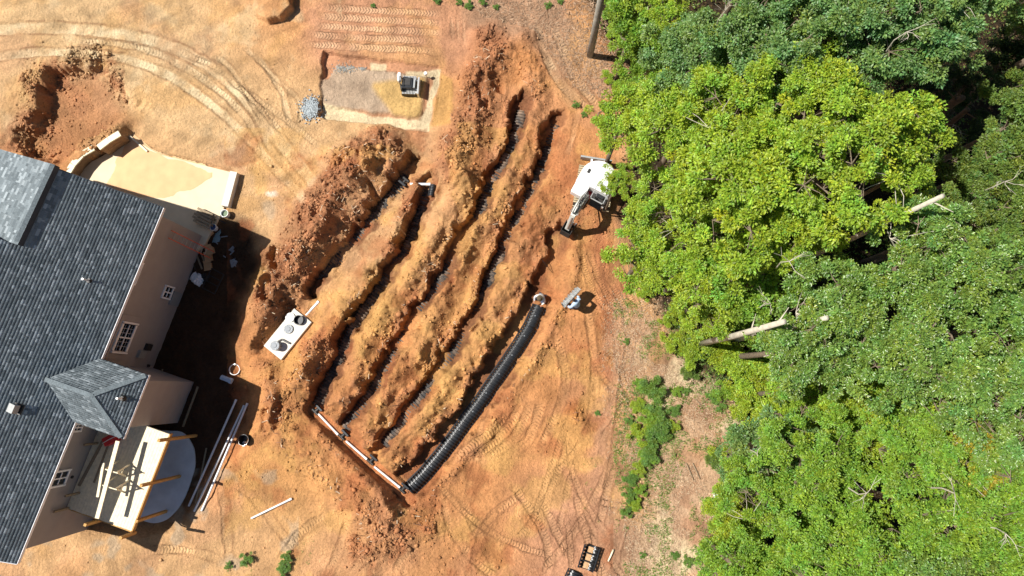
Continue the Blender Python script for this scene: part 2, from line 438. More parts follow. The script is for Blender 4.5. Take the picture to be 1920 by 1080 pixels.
def gz(x, y):
    i = np.clip(np.searchsorted(XS, x)-1, 0, len(XS)-2); j = np.clip(np.searchsorted(YS, y)-1, 0, len(YS)-2)
    fx = np.clip((x-XS[i])/(XS[i+1]-XS[i]), 0, 1); fy = np.clip((y-YS[j])/(YS[j+1]-YS[j]), 0, 1)
    return (H[i, j]*(1-fx)+H[i+1, j]*fx)*(1-fy)+(H[i, j+1]*(1-fx)+H[i+1, j+1]*fx)*fy
def G(u, v, dz=0.0):
    """point on the ground under picture position"""
    p = P(u, v, 0)
    z = float(gz(p.x, p.y)); p = P(u, v, z); z = float(gz(p.x, p.y))
    return Vector((p.x, p.y, z+dz))

# soil colours (dry, clay, sand) as surface colour; yard and trench shade painted in
KALB = 0.74
def soil(c): return np.array(srgb(c))*KALB
def lay(C, c, m): return C*(1-m[..., None])+np.array(c)*m[..., None]
tan, orange, clay, red, ochre = soil((239,198,146)), soil((227,160,104)), soil((195,133,94)), soil((200,130,90)), soil((242,186,116))
pinkt, sand, grey, litter, brown = soil((220,162,124)), soil((255,232,188)), soil((206,188,162)), soil((196,160,128)), soil((150,104,74))
C = np.zeros(H.shape+(3,))+orange
z1 = vnoise(GX, GY, 6, 3); z2 = fbm(GX, GY, 2.4, 4, 8); z3 = fbm(GX, GY, .7, 4, 12)
C = lay(C, tan, (1-sstep(300, 620, U))*(1-sstep(200, 330, V)))
C = lay(C, tan, .8*(1-sstep(120, 330, np.hypot((U-560)*.7, V-330))))
C = lay(C, tan, .7*sstep(880, 1000, V)*(1-sstep(300, 1000, U)))
C = lay(C, pinkt, .9*(1-sstep(0, 60, sd_poly(wu, wv, [(590,0),(900,0),(1080,20),(880,70),(840,100),(600,90)]))))
C = lay(C, pinkt, sstep(900, 1060, U)*sstep(820, 960, V+wv*.0))
C = lay(C, pinkt, .8*(1-sstep(0, 30, poly_dist(wu, wv, [(1150,560),(1150,700),(1120,860),(1080,1060)])[0])))
C = lay(C, litter, .85*sstep(1120, 1240, wu+wv*.04)*(1-.3*sstep(0, 1, z1)))
C = lay(C, soil((226,194,158)), .5*sstep(1150, 1230, wu)*sstep(-.2, .2, z3))
C = lay(C, sand, .75*sstep(1180, 1240, wu)*sstep(-.02, .25, z2))
C = lay(C, litter, .7*(1-sstep(10, 40, sd_poly(wu, wv, [(880,-10),(1000,-10),(1100,100),(1150,150),(1080,170),(1000,60),(900,30)]))))
C = lay(C, ochre, .9*sstep(-.25, .2, fbm(GX, GY, 3.2, 3, 13))*(mounds['R2']+mounds['R3']+mounds['R4']*.8).clip(0, 1)*sstep(380, 560, V))
C = lay(C, ochre, .40*sstep(.02, .4, fbm(GX, GY, 2.2, 4, 15))); C = lay(C, pinkt, .35*sstep(.05, .4, fbm(GX, GY, 3.1, 4, 7)))
C = lay(C, soil((250,222,176)), .45*sstep(.1, .5, fbm(GX, GY, 1.4, 4, 1))*(U < 640)*(V < 330))
C = lay(C, clay, .75*(mounds['R0']+mounds['TOP']).clip(0, 1))
C = lay(C, clay, .7*rough*sstep(-.3, .3, z3+z2*.5))
C = lay(C, brown, .45*rough*sstep(.05, .4, z3))
C = lay(C, red, .8*(1-sstep(0, 35, poly_dist(wu, wv, [(1130,420),(1130,560),(1170,540)])[0])))
C = lay(C, soil((214,128,66)), .75*(1-sstep(0, 34, np.hypot(wu-1078, wv-778))))
C = lay(C, red, .55*(1-sstep(0, 45, poly_dist(wu, wv, [(1050,260),(1070,420)])[0])))
C = lay(C, clay, .7*(1-sstep(-30, 20, sd_poly(wu, wv, [(60,300),(85,170),(160,125),(215,150),(260,230),(200,250),(120,310)]))))
C = lay(C, pinkt, .5*(1-sstep(0, 70, np.hypot(U-150, V-100)))*0)
C = lay(C, soil((70,53,41)), .95*(1-sstep(-26, 26, sd_poly(wu, wv, [(300,380),(415,396),(492,436),(490,500),(450,570),(425,650),(450,740),(440,800),(350,960),(320,975),(180,985),(100,900)]))))  # shade of the house over the yard, painted into the soil colour
C = lay(C, ochre, .5*(1-sstep(0, 50, poly_dist(wu, wv, [(590,880),(620,905)])[0])))
C = lay(C, sand, .8*pale*(.6+.4*sstep(-.2, .3, z3))*(V < 430))
C = lay(C, tan, .5*pale*(V >= 430))
C = lay(C, brown, .7*dark)
# pad
C = lay(C, pinkt, .9*ring)
C = lay(C, grey, inn*(.75+.2*z2)); C = lay(C, soil((227,186,120)), inn*(1-sstep(0, 12, sd_poly(wu*.3+U*.7, wv*.3+V*.7, [(704,160),(722,158),(790,150),(790,222),(750,222),(728,190)]))))
for pl in ([(604,192),(600,218),(690,231),(692,214),(620,196)], [(692,216),(690,233),(804,246),(812,185),(826,132),(815,132),(802,185),(788,226)], [(694,114),(722,117),(722,130),(692,128)], [(760,132),(822,130),(815,142),(760,142)]):
    C = lay(C, sand, .95*(1-sstep(-1, 3, sd_poly(U+n_sm*4, V+n_sm*4, pl))))
C = lay(C, soil((228,176,106)), .8*(1-sstep(-2, 5, sd_poly(wu*.3+U*.7, wv*.3+V*.7, [(826,140),(846,150),(846,240),(812,236)]))))
C = lay(C, soil((138,92,66)), .85*mask_tr*(1-sstep(.1, .5, z2))*sstep(14, 24, dm)); C = lay(C, soil((222,146,96)), .7*(1-sstep(8, 13, dm)))  # trench soil darkened to paint in shade; manifold floor stays orange
C = lay(C, orange, .6*(1-sstep(0, 16, poly_dist(U, V, [(1055,520),(1020,600),(960,690),(900,780),(830,870),(790,930)])[0])))
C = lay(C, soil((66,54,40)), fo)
C = lay(C, soil((205,190,165)), .5*sstep(.25, .5, fbm(GX, GY, 1.1, 3, 14))*(U < 560)*(V > 880))
C = lay(C, soil((252,240,220)), .8*(1-sstep(4, 14, np.hypot(wu-515, (wv-366)*1.6)))*sstep(-.2, .2, z3)); C = lay(C, grey, .5*(1-sstep(8, 20, np.hypot(wu-508, wv-392))))
C = lay(C, soil((244,190,114)), .45*sstep(.08, .4, fbm(GX, GY, 1.6, 4, 3))*(1-fo)*(U < 1150)*(V > 240)*(U > 420)); C = lay(C, soil((186,112,72)), .5*sstep(.12, .45, fbm(GX, GY, 1.3, 4, 6))*(1-fo)*(U < 1150)*(U > 420)*(V > 240))
C *= (1+.26*z3+.26*n_sm+.14*n_mid+.16*flat_*(str_r*(U > 700)+str_l*(U <= 700)*(V < 500)))[..., None]
C = np.clip(C, .01, .8)

def ground_material():
    m = bpy.data.materials.new('soil'); m.use_nodes = True; n = m.node_tree.nodes; l = m.node_tree.links
    b = n['Principled BSDF']; b.inputs['Roughness'].default_value = .95; b.inputs['Specular IOR Level'].default_value = .15
    at = n.new('ShaderNodeAttribute'); at.attribute_name = 'soil'
    tc = n.new('ShaderNodeTexCoord')
    nz = n.new('ShaderNodeTexNoise'); nz.inputs['Scale'].default_value = 9; nz.inputs['Detail'].default_value = 10; nz.inputs['Roughness'].default_value = .7
    l.new(tc.outputs['Object'], nz.inputs['Vector'])
    cr = n.new('ShaderNodeMapRange'); cr.inputs[1].default_value = .25; cr.inputs[2].default_value = .75; cr.inputs[3].default_value = .72; cr.inputs[4].default_value = 1.28
    l.new(nz.outputs['Fac'], cr.inputs[0])
    mx = n.new('ShaderNodeVectorMath'); mx.operation = 'SCALE'; l.new(at.outputs['Color'], mx.inputs[0]); l.new(cr.outputs[0], mx.inputs['Scale'])
    l.new(mx.outputs[0], b.inputs['Base Color'])
    ts = n.new('ShaderNodeAttribute'); ts.attribute_name = 'tread'; tm = n.new('ShaderNodeAttribute'); tm.attribute_name = 'treadmask'
    mu = n.new('ShaderNodeMath'); mu.operation = 'MULTIPLY'; mu.inputs[1].default_value = 2*math.pi; l.new(ts.outputs['Fac'], mu.inputs[0])
    si = n.new('ShaderNodeMath'); si.operation = 'SINE'; l.new(mu.outputs[0], si.inputs[0])
    sm = n.new('ShaderNodeMath'); sm.operation = 'MULTIPLY'; l.new(si.outputs[0], sm.inputs[0]); l.new(tm.outputs['Fac'], sm.inputs[1])
    n2 = n.new('ShaderNodeTexNoise'); n2.inputs['Scale'].default_value = 5.5; n2.inputs['Detail'].default_value = 12; n2.inputs['Roughness'].default_value = .72
    l.new(tc.outputs['Object'], n2.inputs['Vector'])
    ad = n.new('ShaderNodeMath'); ad.operation = 'MULTIPLY_ADD'; ad.inputs[1].default_value = .13; l.new(sm.outputs[0], ad.inputs[0]); l.new(n2.outputs['Fac'], ad.inputs[2])
    bp = n.new('ShaderNodeBump'); bp.inputs['Strength'].default_value = 1; bp.inputs['Distance'].default_value = .19
    l.new(ad.outputs[0], bp.inputs['Height']); l.new(bp.outputs[0], b.inputs['Normal'])
    return m
nx, ny = H.shape
idx = np.arange(nx*ny).reshape(nx, ny)
F = np.stack([idx[:-1, :-1], idx[1:, :-1], idx[1:, 1:], idx[:-1, 1:]], -1).reshape(-1, 4)
Vt = np.stack([GX, GY, H], -1).reshape(-1, 3)
SOIL = ground_material()
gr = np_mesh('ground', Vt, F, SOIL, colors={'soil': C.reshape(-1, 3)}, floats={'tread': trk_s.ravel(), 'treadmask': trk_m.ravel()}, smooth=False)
tag(gr, kind='structure')
print('ground', nx, ny, len(F))

# loose clods, gravel: real stones of soil thrown over the mounds
def ico():
    t = (1+5**.5)/2
    v = np.array([(-1,t,0),(1,t,0),(-1,-t,0),(1,-t,0),(0,-1,t),(0,1,t),(0,-1,-t),(0,1,-t),(t,0,-1),(t,0,1),(-t,0,-1),(-t,0,1)], float); v /= np.linalg.norm(v[0])
    f = np.array([(0,11,5),(0,5,1),(0,1,7),(0,7,10),(0,10,11),(1,5,9),(5,11,4),(11,10,2),(10,7,6),(7,1,8),(3,9,4),(3,4,2),(3,2,6),(3,6,8),(3,8,9),(4,9,5),(2,4,11),(6,2,10),(8,6,7),(9,8,1)])
    return v, f
def scatter_stones(name, x, y, r, col, m, sink=.2, label=None):
    v, f = ico(); n = len(x); z = gz(x, y)
    jit = rng.uniform(.5, 1.35, (n, 12, 3)); sc = rng.uniform(.7, 1.2, (n, 1, 3))*np.array([1, 1, .75])
    a = rng.uniform(0, 6.28, n); ca, sa = np.cos(a)[:, None], np.sin(a)[:, None]
    q = v[None]*jit*sc*r[:, None, None]
    X = q[..., 0]*ca-q[..., 1]*sa+x[:, None]; Y = q[..., 0]*sa+q[..., 1]*ca+y[:, None]; Z = q[..., 2]+(z+r*(.5-sink))[:, None]
    VV = np.stack([X, Y, Z], -1).reshape(-1, 3); FF = (f[None]+12*np.arange(n)[:, None, None]).reshape(-1, 3)
    o = np_mesh(name, VV, FF, m, colors={'soil': np.repeat(col, 12, 0)})
    tag(o, kind='stuff'); return o
def sample_soil(x, y):
    i = np.clip(np.searchsorted(XS, x), 0, len(XS)-1); j = np.clip(np.searchsorted(YS, y), 0, len(YS)-1)
    return C[i, j], rough[i, j], fo[i, j]
CL = bpy.data.materials.new('clod'); CL.use_nodes = True
_b = CL.node_tree.nodes['Principled BSDF']; _b.inputs['Roughness'].default_value = .95; _b.inputs['Specular IOR Level'].default_value = .1
_a = CL.node_tree.nodes.new('ShaderNodeAttribute'); _a.attribute_name = 'soil'; CL.node_tree.links.new(_a.outputs['Color'], _b.inputs['Base Color'])
x = rng.uniform(-28, 10, 230000); y = rng.uniform(-10, 21, 230000)
cs, rs, fs = sample_soil(x, y)
clump = sstep(.42, .72, vnoise(x, y, 1.1, 10)); 
keep = rng.random(len(x)) < (rs**1.2*.85*(.3+.7*clump)+.02*clump)*(fs < .2)
uu, vv = to_px(x, y)
keep &= ~((uu < 400) & (vv > 330) & (vv < 1010)) 
keep &= sd_poly(uu, vv, PATIO) > 3
keep &= sd_poly(uu, vv, TANK) > 2
x, y, cs, rs = x[keep], y[keep], cs[keep], rs[keep]
r = np.clip(rng.lognormal(-3.42, .55, len(x)), .018, .15)*(.7+.5*rs)
o = scatter_stones('clods', x, y, r, np.clip(cs*rng.uniform(.62, 1.12, (len(x), 1)), .01, .8), CL)
tag(o, label='loose clods of red clay thrown over the spoil mounds', cat='clods'); print('clods', len(x))
a = rng.uniform(0, 6.28, 1100); rr = np.sqrt(rng.random(1100))
pc = P(583, 204); x = pc.x+rng.normal(0, .22, 1100)+.12*np.sin(a*3); y = pc.y+rng.normal(0, .30, 1100)+.1*np.cos(a*2)
gcol = np.array(srgb((186,194,196)))*rng.uniform(.5, 1.05, (1100, 1))
o = scatter_stones('gravel', x, y, rng.uniform(.025, .06, 1100), gcol, CL, -.4); tag(o, label='small heap of blue grey gravel beside the machine pad', cat='gravel')
x = np.concatenate([P(645,125).x+rng.normal(0, .4, 260), P(680,127).x+rng.normal(0, .12, 60)]); y = np.concatenate([P(645,125).y+rng.normal(0, .17, 260), P(680,127).y+rng.normal(0, .08, 60)])
o = scatter_stones('gravel', x, y, rng.uniform(.015, .04, 320), np.array(srgb((190,192,186)))*rng.uniform(.5, .95, (320, 1)), CL, -.1); tag(o, label='thin scatter of pale gravel along the upper footing trench', cat='gravel')
# ------------------------------------------------------------------ house
M_WALL = mat('siding', srgb((158,151,149)), .75, noise=.05, scale=2, bump=.25, bscale=60)
M_TRIM = mat('white_trim', srgb((246,246,248)), .5, noise=.03)
M_GLASS = mat('window_glass', (.012, .014, .018), .08, spec=.7, noise=.1)
M_SHIN = mat('shingle', (0, 0, 0), .9, noise=.10, scale=30, bump=.5, bscale=120, attr='tab', spec=.2)
M_RIDGE = mat('ridge_cap', srgb((112,122,126)), .9, noise=.3, scale=14)
M_DARKU = mat('roof_underlay', srgb((70,74,80)), .95)
M_CONC = mat('concrete', srgb((222,224,226)), .85, noise=.12, scale=1.6, bump=.3, bscale=50)
M_CONCW = mat('pale_concrete', srgb((222,204,172)), .8, noise=.06, scale=2, bump=.2, bscale=60)
M_BLOCK = mat('wall_block', srgb((150,120,90)), .9, noise=.2, scale=5, bump=.5)
M_TANK = mat('white_concrete', srgb((220,215,202)), .75, noise=.08, scale=2, bump=.2, bscale=50)
M_CAP = mat('wall_cap', srgb((232,226,196)), .8, noise=.1)
M_WOOD = mat('pine_board', srgb((238,224,192)), .7, noise=.13, scale=7)
M_WOODY = mat('treated_post', srgb((196,150,86)), .75, noise=.15, scale=9)
M_WOODD = mat('weathered_wood', srgb((150,132,106)), .85, noise=.2, scale=9)
M_PVC = mat('white_pvc', srgb((238,240,240)), .35, noise=.03)
M_BLACK = mat('black_plastic', (.014, .016, .019), .36, noise=.25, scale=3, spec=.6)
M_GREYM = mat('grey_metal', srgb((168,170,168)), .45, metal=.3, noise=.12)
M_DMETAL = mat('dark_metal', srgb((58,56,54)), .5, metal=.3, noise=.25)
M_STEEL = mat('bright_steel', srgb((214,214,210)), .3, metal=.5, noise=.1)
M_WHITEP = mat('white_paint', srgb((244,244,242)), .32, noise=.03)
M_RED = mat('red_paint', srgb((205,38,40)), .4, noise=.08)
M_ORANGE = mat('orange_fibreglass', srgb((216,84,44)), .5)
M_LID = mat('grey_plastic_lid', srgb((136,142,147)), .5, noise=.05)
M_BLUE = mat('blue_cloth', srgb((190,208,228)), .9, noise=.1)

EAVE = 5.0
A3 = P(305, 389, EAVE); B3 = P(30, 1057, EAVE)
EU = (B3-A3); EL = EU.length; EU.normalize(); EN = Vector((-EU.y, EU.x, 0))
if EN.x < 0: EN = -EN
PITCH = .5
def roofpt(s, t, dz=0): return A3+EU*s-EN*t+Vector((0, 0, PITCH*t+dz))
RN = (EU.cross(-EN+Vector((0, 0, PITCH)))).normalized()
def sn(p): q = Vector(p)-A3; return q.dot(EU), -q.dot(EN)
house = empty('brick_house', (A3+EU*EL*.5-EN*3).xy.to_3d()); house.name = 'house'
HO = Vector(house.location)
tag(house, 'beige house with grey shingle roof beside the dark shaded yard', 'house')
WI = .35
TRIDGE = 6.6
def wallpt(s, z, off=0.0): q = A3+EU*s-EN*(WI-off); return Vector((q.x, q.y, z))
b = MB()
L0, L1 = .35, EL-.35
b.prism([tuple(wallpt(L0, 0).xy), tuple(wallpt(L1, 0).xy), tuple((wallpt(L1, 0)-EN*12.5).xy), tuple((wallpt(L0, 0)-EN*12.5).xy)], -.7, 5.12)
ob = b.build('wall', M_WALL, house, HO)
def shingle_face(p0, p1, t0, t1, course=.137, name='shingles', dark=1.0):
    """rows of separate laminated tabs between eave edge p0-p1 and top edge t0-t1"""
    p0, p1, t0, t1 = [np.array(q, float) for q in (p0, p1, t0, t1)]
    nrm = np.cross(p1-p0, (t0+t1)/2-p0); nrm /= np.linalg.norm(nrm)
    if nrm[2] < 0: nrm = -nrm
    n = int(np.linalg.norm((t0+t1)/2-(p0+p1)/2)/course)+1
    VV = []; CC = []
    pal = [srgb((128,139,144)), srgb((138,149,154)), srgb((116,127,132)), srgb((151,162,167)), srgb((174,185,190))]
    pr = [.34, .25, .16, .13, .12]
    for k in range(n):
        a0 = p0+(t0-p0)*k/n; b0 = p1+(t1-p1)*k/n; a1 = p0+(t0-p0)*min(1, (k+1.12)/n); b1 = p1+(t1-p1)*min(1, (k+1.12)/n)
        L = np.linalg.norm(b0-a0)
        if L < .1: continue
        x = -rng.uniform(0, .2)
        while x < L:
            wv_ = rng.choice([.09, .13, .17, .24, .34]); x0 = max(0, x)/L; x1 = min(L, x+wv_-.006)/L; x += wv_
            if x1 <= x0: continue
            th = rng.choice([.004, .005, .007])
            q = [a0+(b0-a0)*x0+nrm*th, a0+(b0-a0)*x1+nrm*th, a1+(b1-a1)*x1+nrm*.0003, a1+(b1-a1)*x0+nrm*.0003, a0+(b0-a0)*x0, a0+(b0-a0)*x1]
            VV += q
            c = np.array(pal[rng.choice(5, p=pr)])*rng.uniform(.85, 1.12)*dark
            CC += [c]*6
    n6 = len(VV)//6; base = np.arange(n6)[:, None]*6
    FF = np.concatenate([base+np.array([[0, 1, 2, 3]]), base+np.array([[4, 5, 1, 0]])])
    o = np_mesh(name, np.array(VV)-np.array(HO), FF, M_SHIN, parent=house, colors={'tab': np.array(CC)})
    tag(o, kind='stuff'); return o
def slab_under(pts, th, name, m):
    b = MB(); n = len(pts); vs = [tuple(p) for p in pts]+[tuple(Vector(p)-Vector((0, 0, th))) for p in pts]
    b.add(vs, [tuple(range(n)), tuple(range(n, 2*n))[::-1]]+[(i, n+i, n+(i+1) % n, (i+1) % n) for i in range(n)])
    return b.build(name, m, house, HO)
R1 = hit(103, 309, roofpt(0, 0), RN); R2 = hit(33, 459, roofpt(0, 0), RN); TR1 = (sn(R1)[1]+sn(R2)[1])/2; SR2 = sn(R2)[0]
slab_under([roofpt(0, 0, -.01), roofpt(SR2, 0, -.01), roofpt(SR2, TR1, -.01), roofpt(0, TR1, -.01)], .16, 'roof_deck', M_DARKU)
# gables
for s0, s1 in ((SR2+.05, SR2+.2), (L1-.15, L1)):
    b = MB(); pr = []
    for s in (s0, s1):
        for (t, z) in ((WI, 5.1), (TRIDGE, 5.0+PITCH*TRIDGE-.15), (2*TRIDGE-WI, 5.1)):
            q = A3+EU*s-EN*t; pr.append((q.x, q.y, z))
    b.add(pr, [(0, 1, 2), (5, 4, 3), (0, 3, 4, 1), (1, 4, 5, 2), (0, 2, 5, 3)]); b.build('gable', M_WALL, house, HO)
slab_under([roofpt(SR2+.003, 0, -.01), roofpt(EL, 0, -.01), roofpt(EL, TRIDGE, -.01), roofpt(SR2+.003, TRIDGE, -.01)], .16, 'roof_deck', M_DARKU)
shingle_face(roofpt(0, -.02), roofpt(SR2, -.02), roofpt(0, TR1), roofpt(SR2, TR1))
shingle_face(roofpt(SR2, -.02), roofpt(EL, -.02), roofpt(SR2, TRIDGE), roofpt(EL, TRIDGE))
def roofw(s, t, dz=0): return A3+EU*s-EN*t+Vector((0, 0, PITCH*(2*TRIDGE-t)+dz))
slab_under([roofw(SR2+.01, TRIDGE, -.01), roofw(EL, TRIDGE, -.01), roofw(EL, 2*TRIDGE, -.01), roofw(SR2+.01, 2*TRIDGE, -.01)], .16, 'roof_deck', M_DARKU)
shingle_face(roofw(EL, 2*TRIDGE), roofw(0, 2*TRIDGE), roofw(EL, TRIDGE), roofw(0, TRIDGE), course=.28) if False else None
b = MB(); b.bar(A3+Vector((0, 0, -.10))+EN*.03, B3+Vector((0, 0, -.10))+EN*.03, .04, .17); b.build('fascia', M_TRIM, house, HO)
b = MB(); b.bar(roofpt(-.02, 0, -.08), roofpt(-.02, TR1, -.08), .03, .16); b.build('rake_board', M_DARKU, house, HO)
b = MB(); b.bar(roofpt(EL+.02, 0, -.08), roofpt(EL+.02, TRIDGE, -.08), .03, .16); b.build('rake_board', M_TRIM, house, HO)
b = MB(); b.prism([tuple((A3-EN*.02).xy), tuple((B3-EN*.02).xy), tuple((B3-EN*.36).xy), tuple((A3-EN*.36).xy)], 4.80, 4.83); b.build('soffit', M_TRIM, house, HO)
# raised roof piece at the upper left
R1 = P(103, 309, R1.z+.30); R2 = P(33, 459, R1.z); 
W_ = -EN*7
def dn(p, d): return p-EN*d+Vector((0, 0, -.27*d))
slab_under([R1+EN*.0, R2+EN*.0, dn(R2, 7), dn(R1, 7)], .34, 'dormer_wall', M_DARKU)
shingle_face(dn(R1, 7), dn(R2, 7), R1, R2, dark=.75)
b = MB()
ln = (R2-R1).length
for k in range(int(ln/.16)):
    p = R1+(R2-R1)*(k*.16/ln); q = R1+(R2-R1)*((k*.16+.2)/ln)
    b.bar(p+Vector((0, 0, .035))-EN*.09, q+Vector((0, 0, .025))-EN*.09, .17, .012, up=(EN+Vector((0, 0, 2))).normalized())
b.build('ridge_cap', M_RIDGE, house, HO)
# projecting wing with hipped roof
E1 = P(278, 703, EAVE); E2 = P(230, 823, EAVE)
s1, t1_ = sn(E1); s2, t2_ = sn(E2); tb = (t1_+t2_)/2
E1 = roofpt(s1, 0)-EN*tb; E1.z = EAVE; E2 = roofpt(s2, 0)-EN*tb; E2.z = EAVE
V1 = A3+EU*s1; V2 = A3+EU*s2
GG = hit(86, 711, roofpt(0, 0), RN); HH = P(172, 741, GG.z)
sm_ = (s1+s2)/2; tg = (GG.z-EAVE)/PITCH
GG = roofpt(sm_, tg); HH = Vector((*(A3+EU*sm_-EN*sn(HH)[1]).xy, GG.z))
up = Vector((0, 0, .03))
b = MB(); vs = [E1, E2, V2, V1, GG, HH]
b.add([tuple(q+Vector((0, 0, .0))) for q in vs]+[tuple(q-Vector((0, 0, .14))) for q in vs[:4]], [(0, 1, 5), (1, 2, 4, 5), (0, 5, 4, 3), (0, 6, 7, 1), (1, 7, 8, 2), (0, 3, 9, 6), (6, 9, 8, 7)])
b.build('wing_roof', M_DARKU, house, HO)
shingle_face(E1+up, E2+up, HH+up, HH+up)
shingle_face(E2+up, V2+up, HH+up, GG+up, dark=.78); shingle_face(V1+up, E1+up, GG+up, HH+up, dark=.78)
for (p, q) in ((GG, HH), (HH, E1), (HH, E2)):
    b = MB(); ln = (q-p).length
    for k in range(int(ln/.16)):
        a = p+(q-p)*(k*.16/ln); c = p+(q-p)*(min(1, (k*.16+.2)/ln)); b.bar(a+Vector((0, 0, .075)), c+Vector((0, 0, .06)), .2, .014)
    b.build('hip_cap', M_RIDGE, house, HO)
b = MB(); b.bar(E1+Vector((0, 0, -.08))+EN*.02, E2+Vector((0, 0, -.08))+EN*.02, .04, .15); b.build('fascia', M_TRIM, house, HO)
def bw(s, off): q = A3+EU*s-EN*(tb+off); return (q.x, q.y)
WO = .38
b = MB(); q0 = (A3+EU*(s1+WO)-EN*WI).xy; q1 = (A3+EU*(s2-WO)-EN*WI).xy
b.prism([bw(s1+WO, WO), bw(s2-WO, WO), (q1.x, q1.y), (q0.x, q0.y)], -.7, 4.9); b.build('wing_wall', M_WALL, house, HO)
# vents on the roof
def vent(u, v, hgt, label):
    p = hit(u, v, roofpt(0, 0), RN); 
    r = empty('vent_pipe', p); tag(r, label, 'vent pipe')
    MB().disc((0, 0, -.12), .16, .1, .15, 12).build('flashing', M_DMETAL, r)
    MB().tube([(0, 0, 0), (0, 0, hgt)], .05, 10).build('pipe', M_WHITEP, r)
vent(166, 526, .45, 'short white vent pipe standing alone on the middle of the main roof')
q = P(228, 747, 5.5); 
r = empty('vent_pipe', (q.x, q.y, 5.45)); tag(r, 'short white vent pipe on the hipped wing roof', 'vent pipe')
MB().disc((0, 0, -.1), .15, .09, .15, 12).build('flashing', M_DMETAL, r); MB().tube([(0, 0, 0), (0, 0, .42)], .05, 10).build('pipe', M_WHITEP, r)
p = hit(34, 766, roofpt(0, 0), RN); r = empty('roof_vent', p); tag(r, 'square metal box vent near the lower left of the roof', 'roof vent')
b = MB(); b.bar(p-p+Vector((0, 0, .04))-EU*.22, Vector((0, 0, .04))+EU*.22, .46, .1); b.build('base', M_DMETAL, r)
b = MB(); b.bar(Vector((0, 0, .27))-EU*.19-EN*.02, Vector((0, 0, .27))+EU*.19-EN*.02, .36, .26, up=(-EN*.3+Vector((0, 0, 1))).normalized()); b.build('hood', M_GREYM, r)

# windows in the long wall: picture corners projected on the wall plane
WN = np.array(EN); WP = wallpt(0, 0)
def wsz(u, v):
    p = hit(u, v, WP, WN); q = p-A3; return q.dot(EU), p.z
def window(px, cols, rows, frame=.07, label=None, box=0.0):
    ss, zz = zip(*[wsz(*q) for q in px]); s0, s1_ = min(ss), max(ss); z0, z1_ = min(zz), max(zz)
    # average opposite corners for a true rectangle
    s0 = sorted(ss)[0]*.5+sorted(ss)[1]*.5; s1_ = sorted(ss)[2]*.5+sorted(ss)[3]*.5
    z0 = sorted(zz)[0]*.5+sorted(zz)[1]*.5; z1_ = min(4.75, sorted(zz)[2]*.5+sorted(zz)[3]*.5)
    if box:
        MB().bar(wallpt(s0-.35, (z0+z1_)/2, box/2), wallpt(s1_+.35, (z0+z1_)/2, box/2), box, z1_-z0+.5).build('wall_panel', M_WALL, house, HO)
    fr = MB()
    for s in (s0, s1_): fr.bar(wallpt(s, z0-frame/2, box+.03), wallpt(s, z1_+frame/2, box+.03), .08, frame, up=EN)
    for z in (z0, z1_): fr.bar(wallpt(s0+frame/2, z, box+.02), wallpt(s1_-frame/2, z, box+.03), .076, frame)
    f = fr.build('window', M_TRIM, house, HO)
    zoff = box+.012
    for c in range(cols):
        a = s0+frame/2+(s1_-s0-frame)*c/cols; e = s0+frame/2+(s1_-s0-frame)*(c+1)/cols
        if c: MB().bar(wallpt(a, z0+frame/2, box+.03), wallpt(a, z1_-frame/2, box+.03), .06, .11 if rows > 1 else .05, up=EN).build('mullion', M_TRIM, f)
        for rr_ in range(2):
            za = z0+frame/2+(z1_-z0-frame)*rr_/2; zb = z0+frame/2+(z1_-z0-frame)*(rr_+1)/2
            MB().bar(wallpt(a, (za+zb)/2, zoff), wallpt(e, (za+zb)/2, zoff), .012, zb-za).build('pane', M_GLASS, f)
        MB().bar(wallpt(a+.03, (z0+z1_)/2, box+.03), wallpt(e-.03, (z0+z1_)/2, box+.03), .045, .05).build('sash_rail', M_TRIM, f)
        if rows > 1:
            g = MB()
            for k in range(1, 3): g.bar(wallpt(a+(e-a)*k/3, z0+.05, box+.022), wallpt(a+(e-a)*k/3, z1_-.05, box+.022), .012, .005, up=EN)
            for k in (1, 3): g.bar(wallpt(a+.02, z0+(z1_-z0)*k/4, box+.023), wallpt(e-.02, z0+(z1_-z0)*k/4, box+.023), .012, .005)
            g.build('glazing_bar', M_TRIM, f)
    fix = [ch for ch in f.children]
    for ch in fix:
        for v_ in ch.data.vertices: v_.co -= HO
    if label: f['label'] = label
    return f
window([(311,535),(324,539),(317,561),(302,557)], 2, 1, .11, 'small window low on the wall')
window([(229,602),(253,607),(232,662),(207,657)], 2, 2, .15, 'large twin window with white bars', .06)
window([(139,792),(153,797),(149,810),(136,806)], 2, 1, .10)
window([(104,881),(129,883),(118,910),(93,912)], 2, 1, .12)
window([(262,492),(268,494),(251,533),(245,531)], 1, 1, .07, 'narrow window tucked under the eave')
def wallbox(u, v, ds, dz, dep, m, name):
    s, z = wsz(u, v); return MB().bar(wallpt(s-ds/2, z, dep/2), wallpt(s+ds/2, z, dep/2), dep, dz).build(name, m, house, HO)
wallbox(276, 650, .34, .5, .14, M_DMETAL, 'meter_box'); wallbox(263, 663, .4, .55, .16, M_GREYM, 'panel_box'); wallbox(277, 685, .12, .14, .1, M_DMETAL, 'outlet_box')
wallbox(134, 894, .12, .12, .08, M_DMETAL, 'wall_light')
wallbox(328, 560, .75, .9, .08, M_LID, 'foundation_panel')

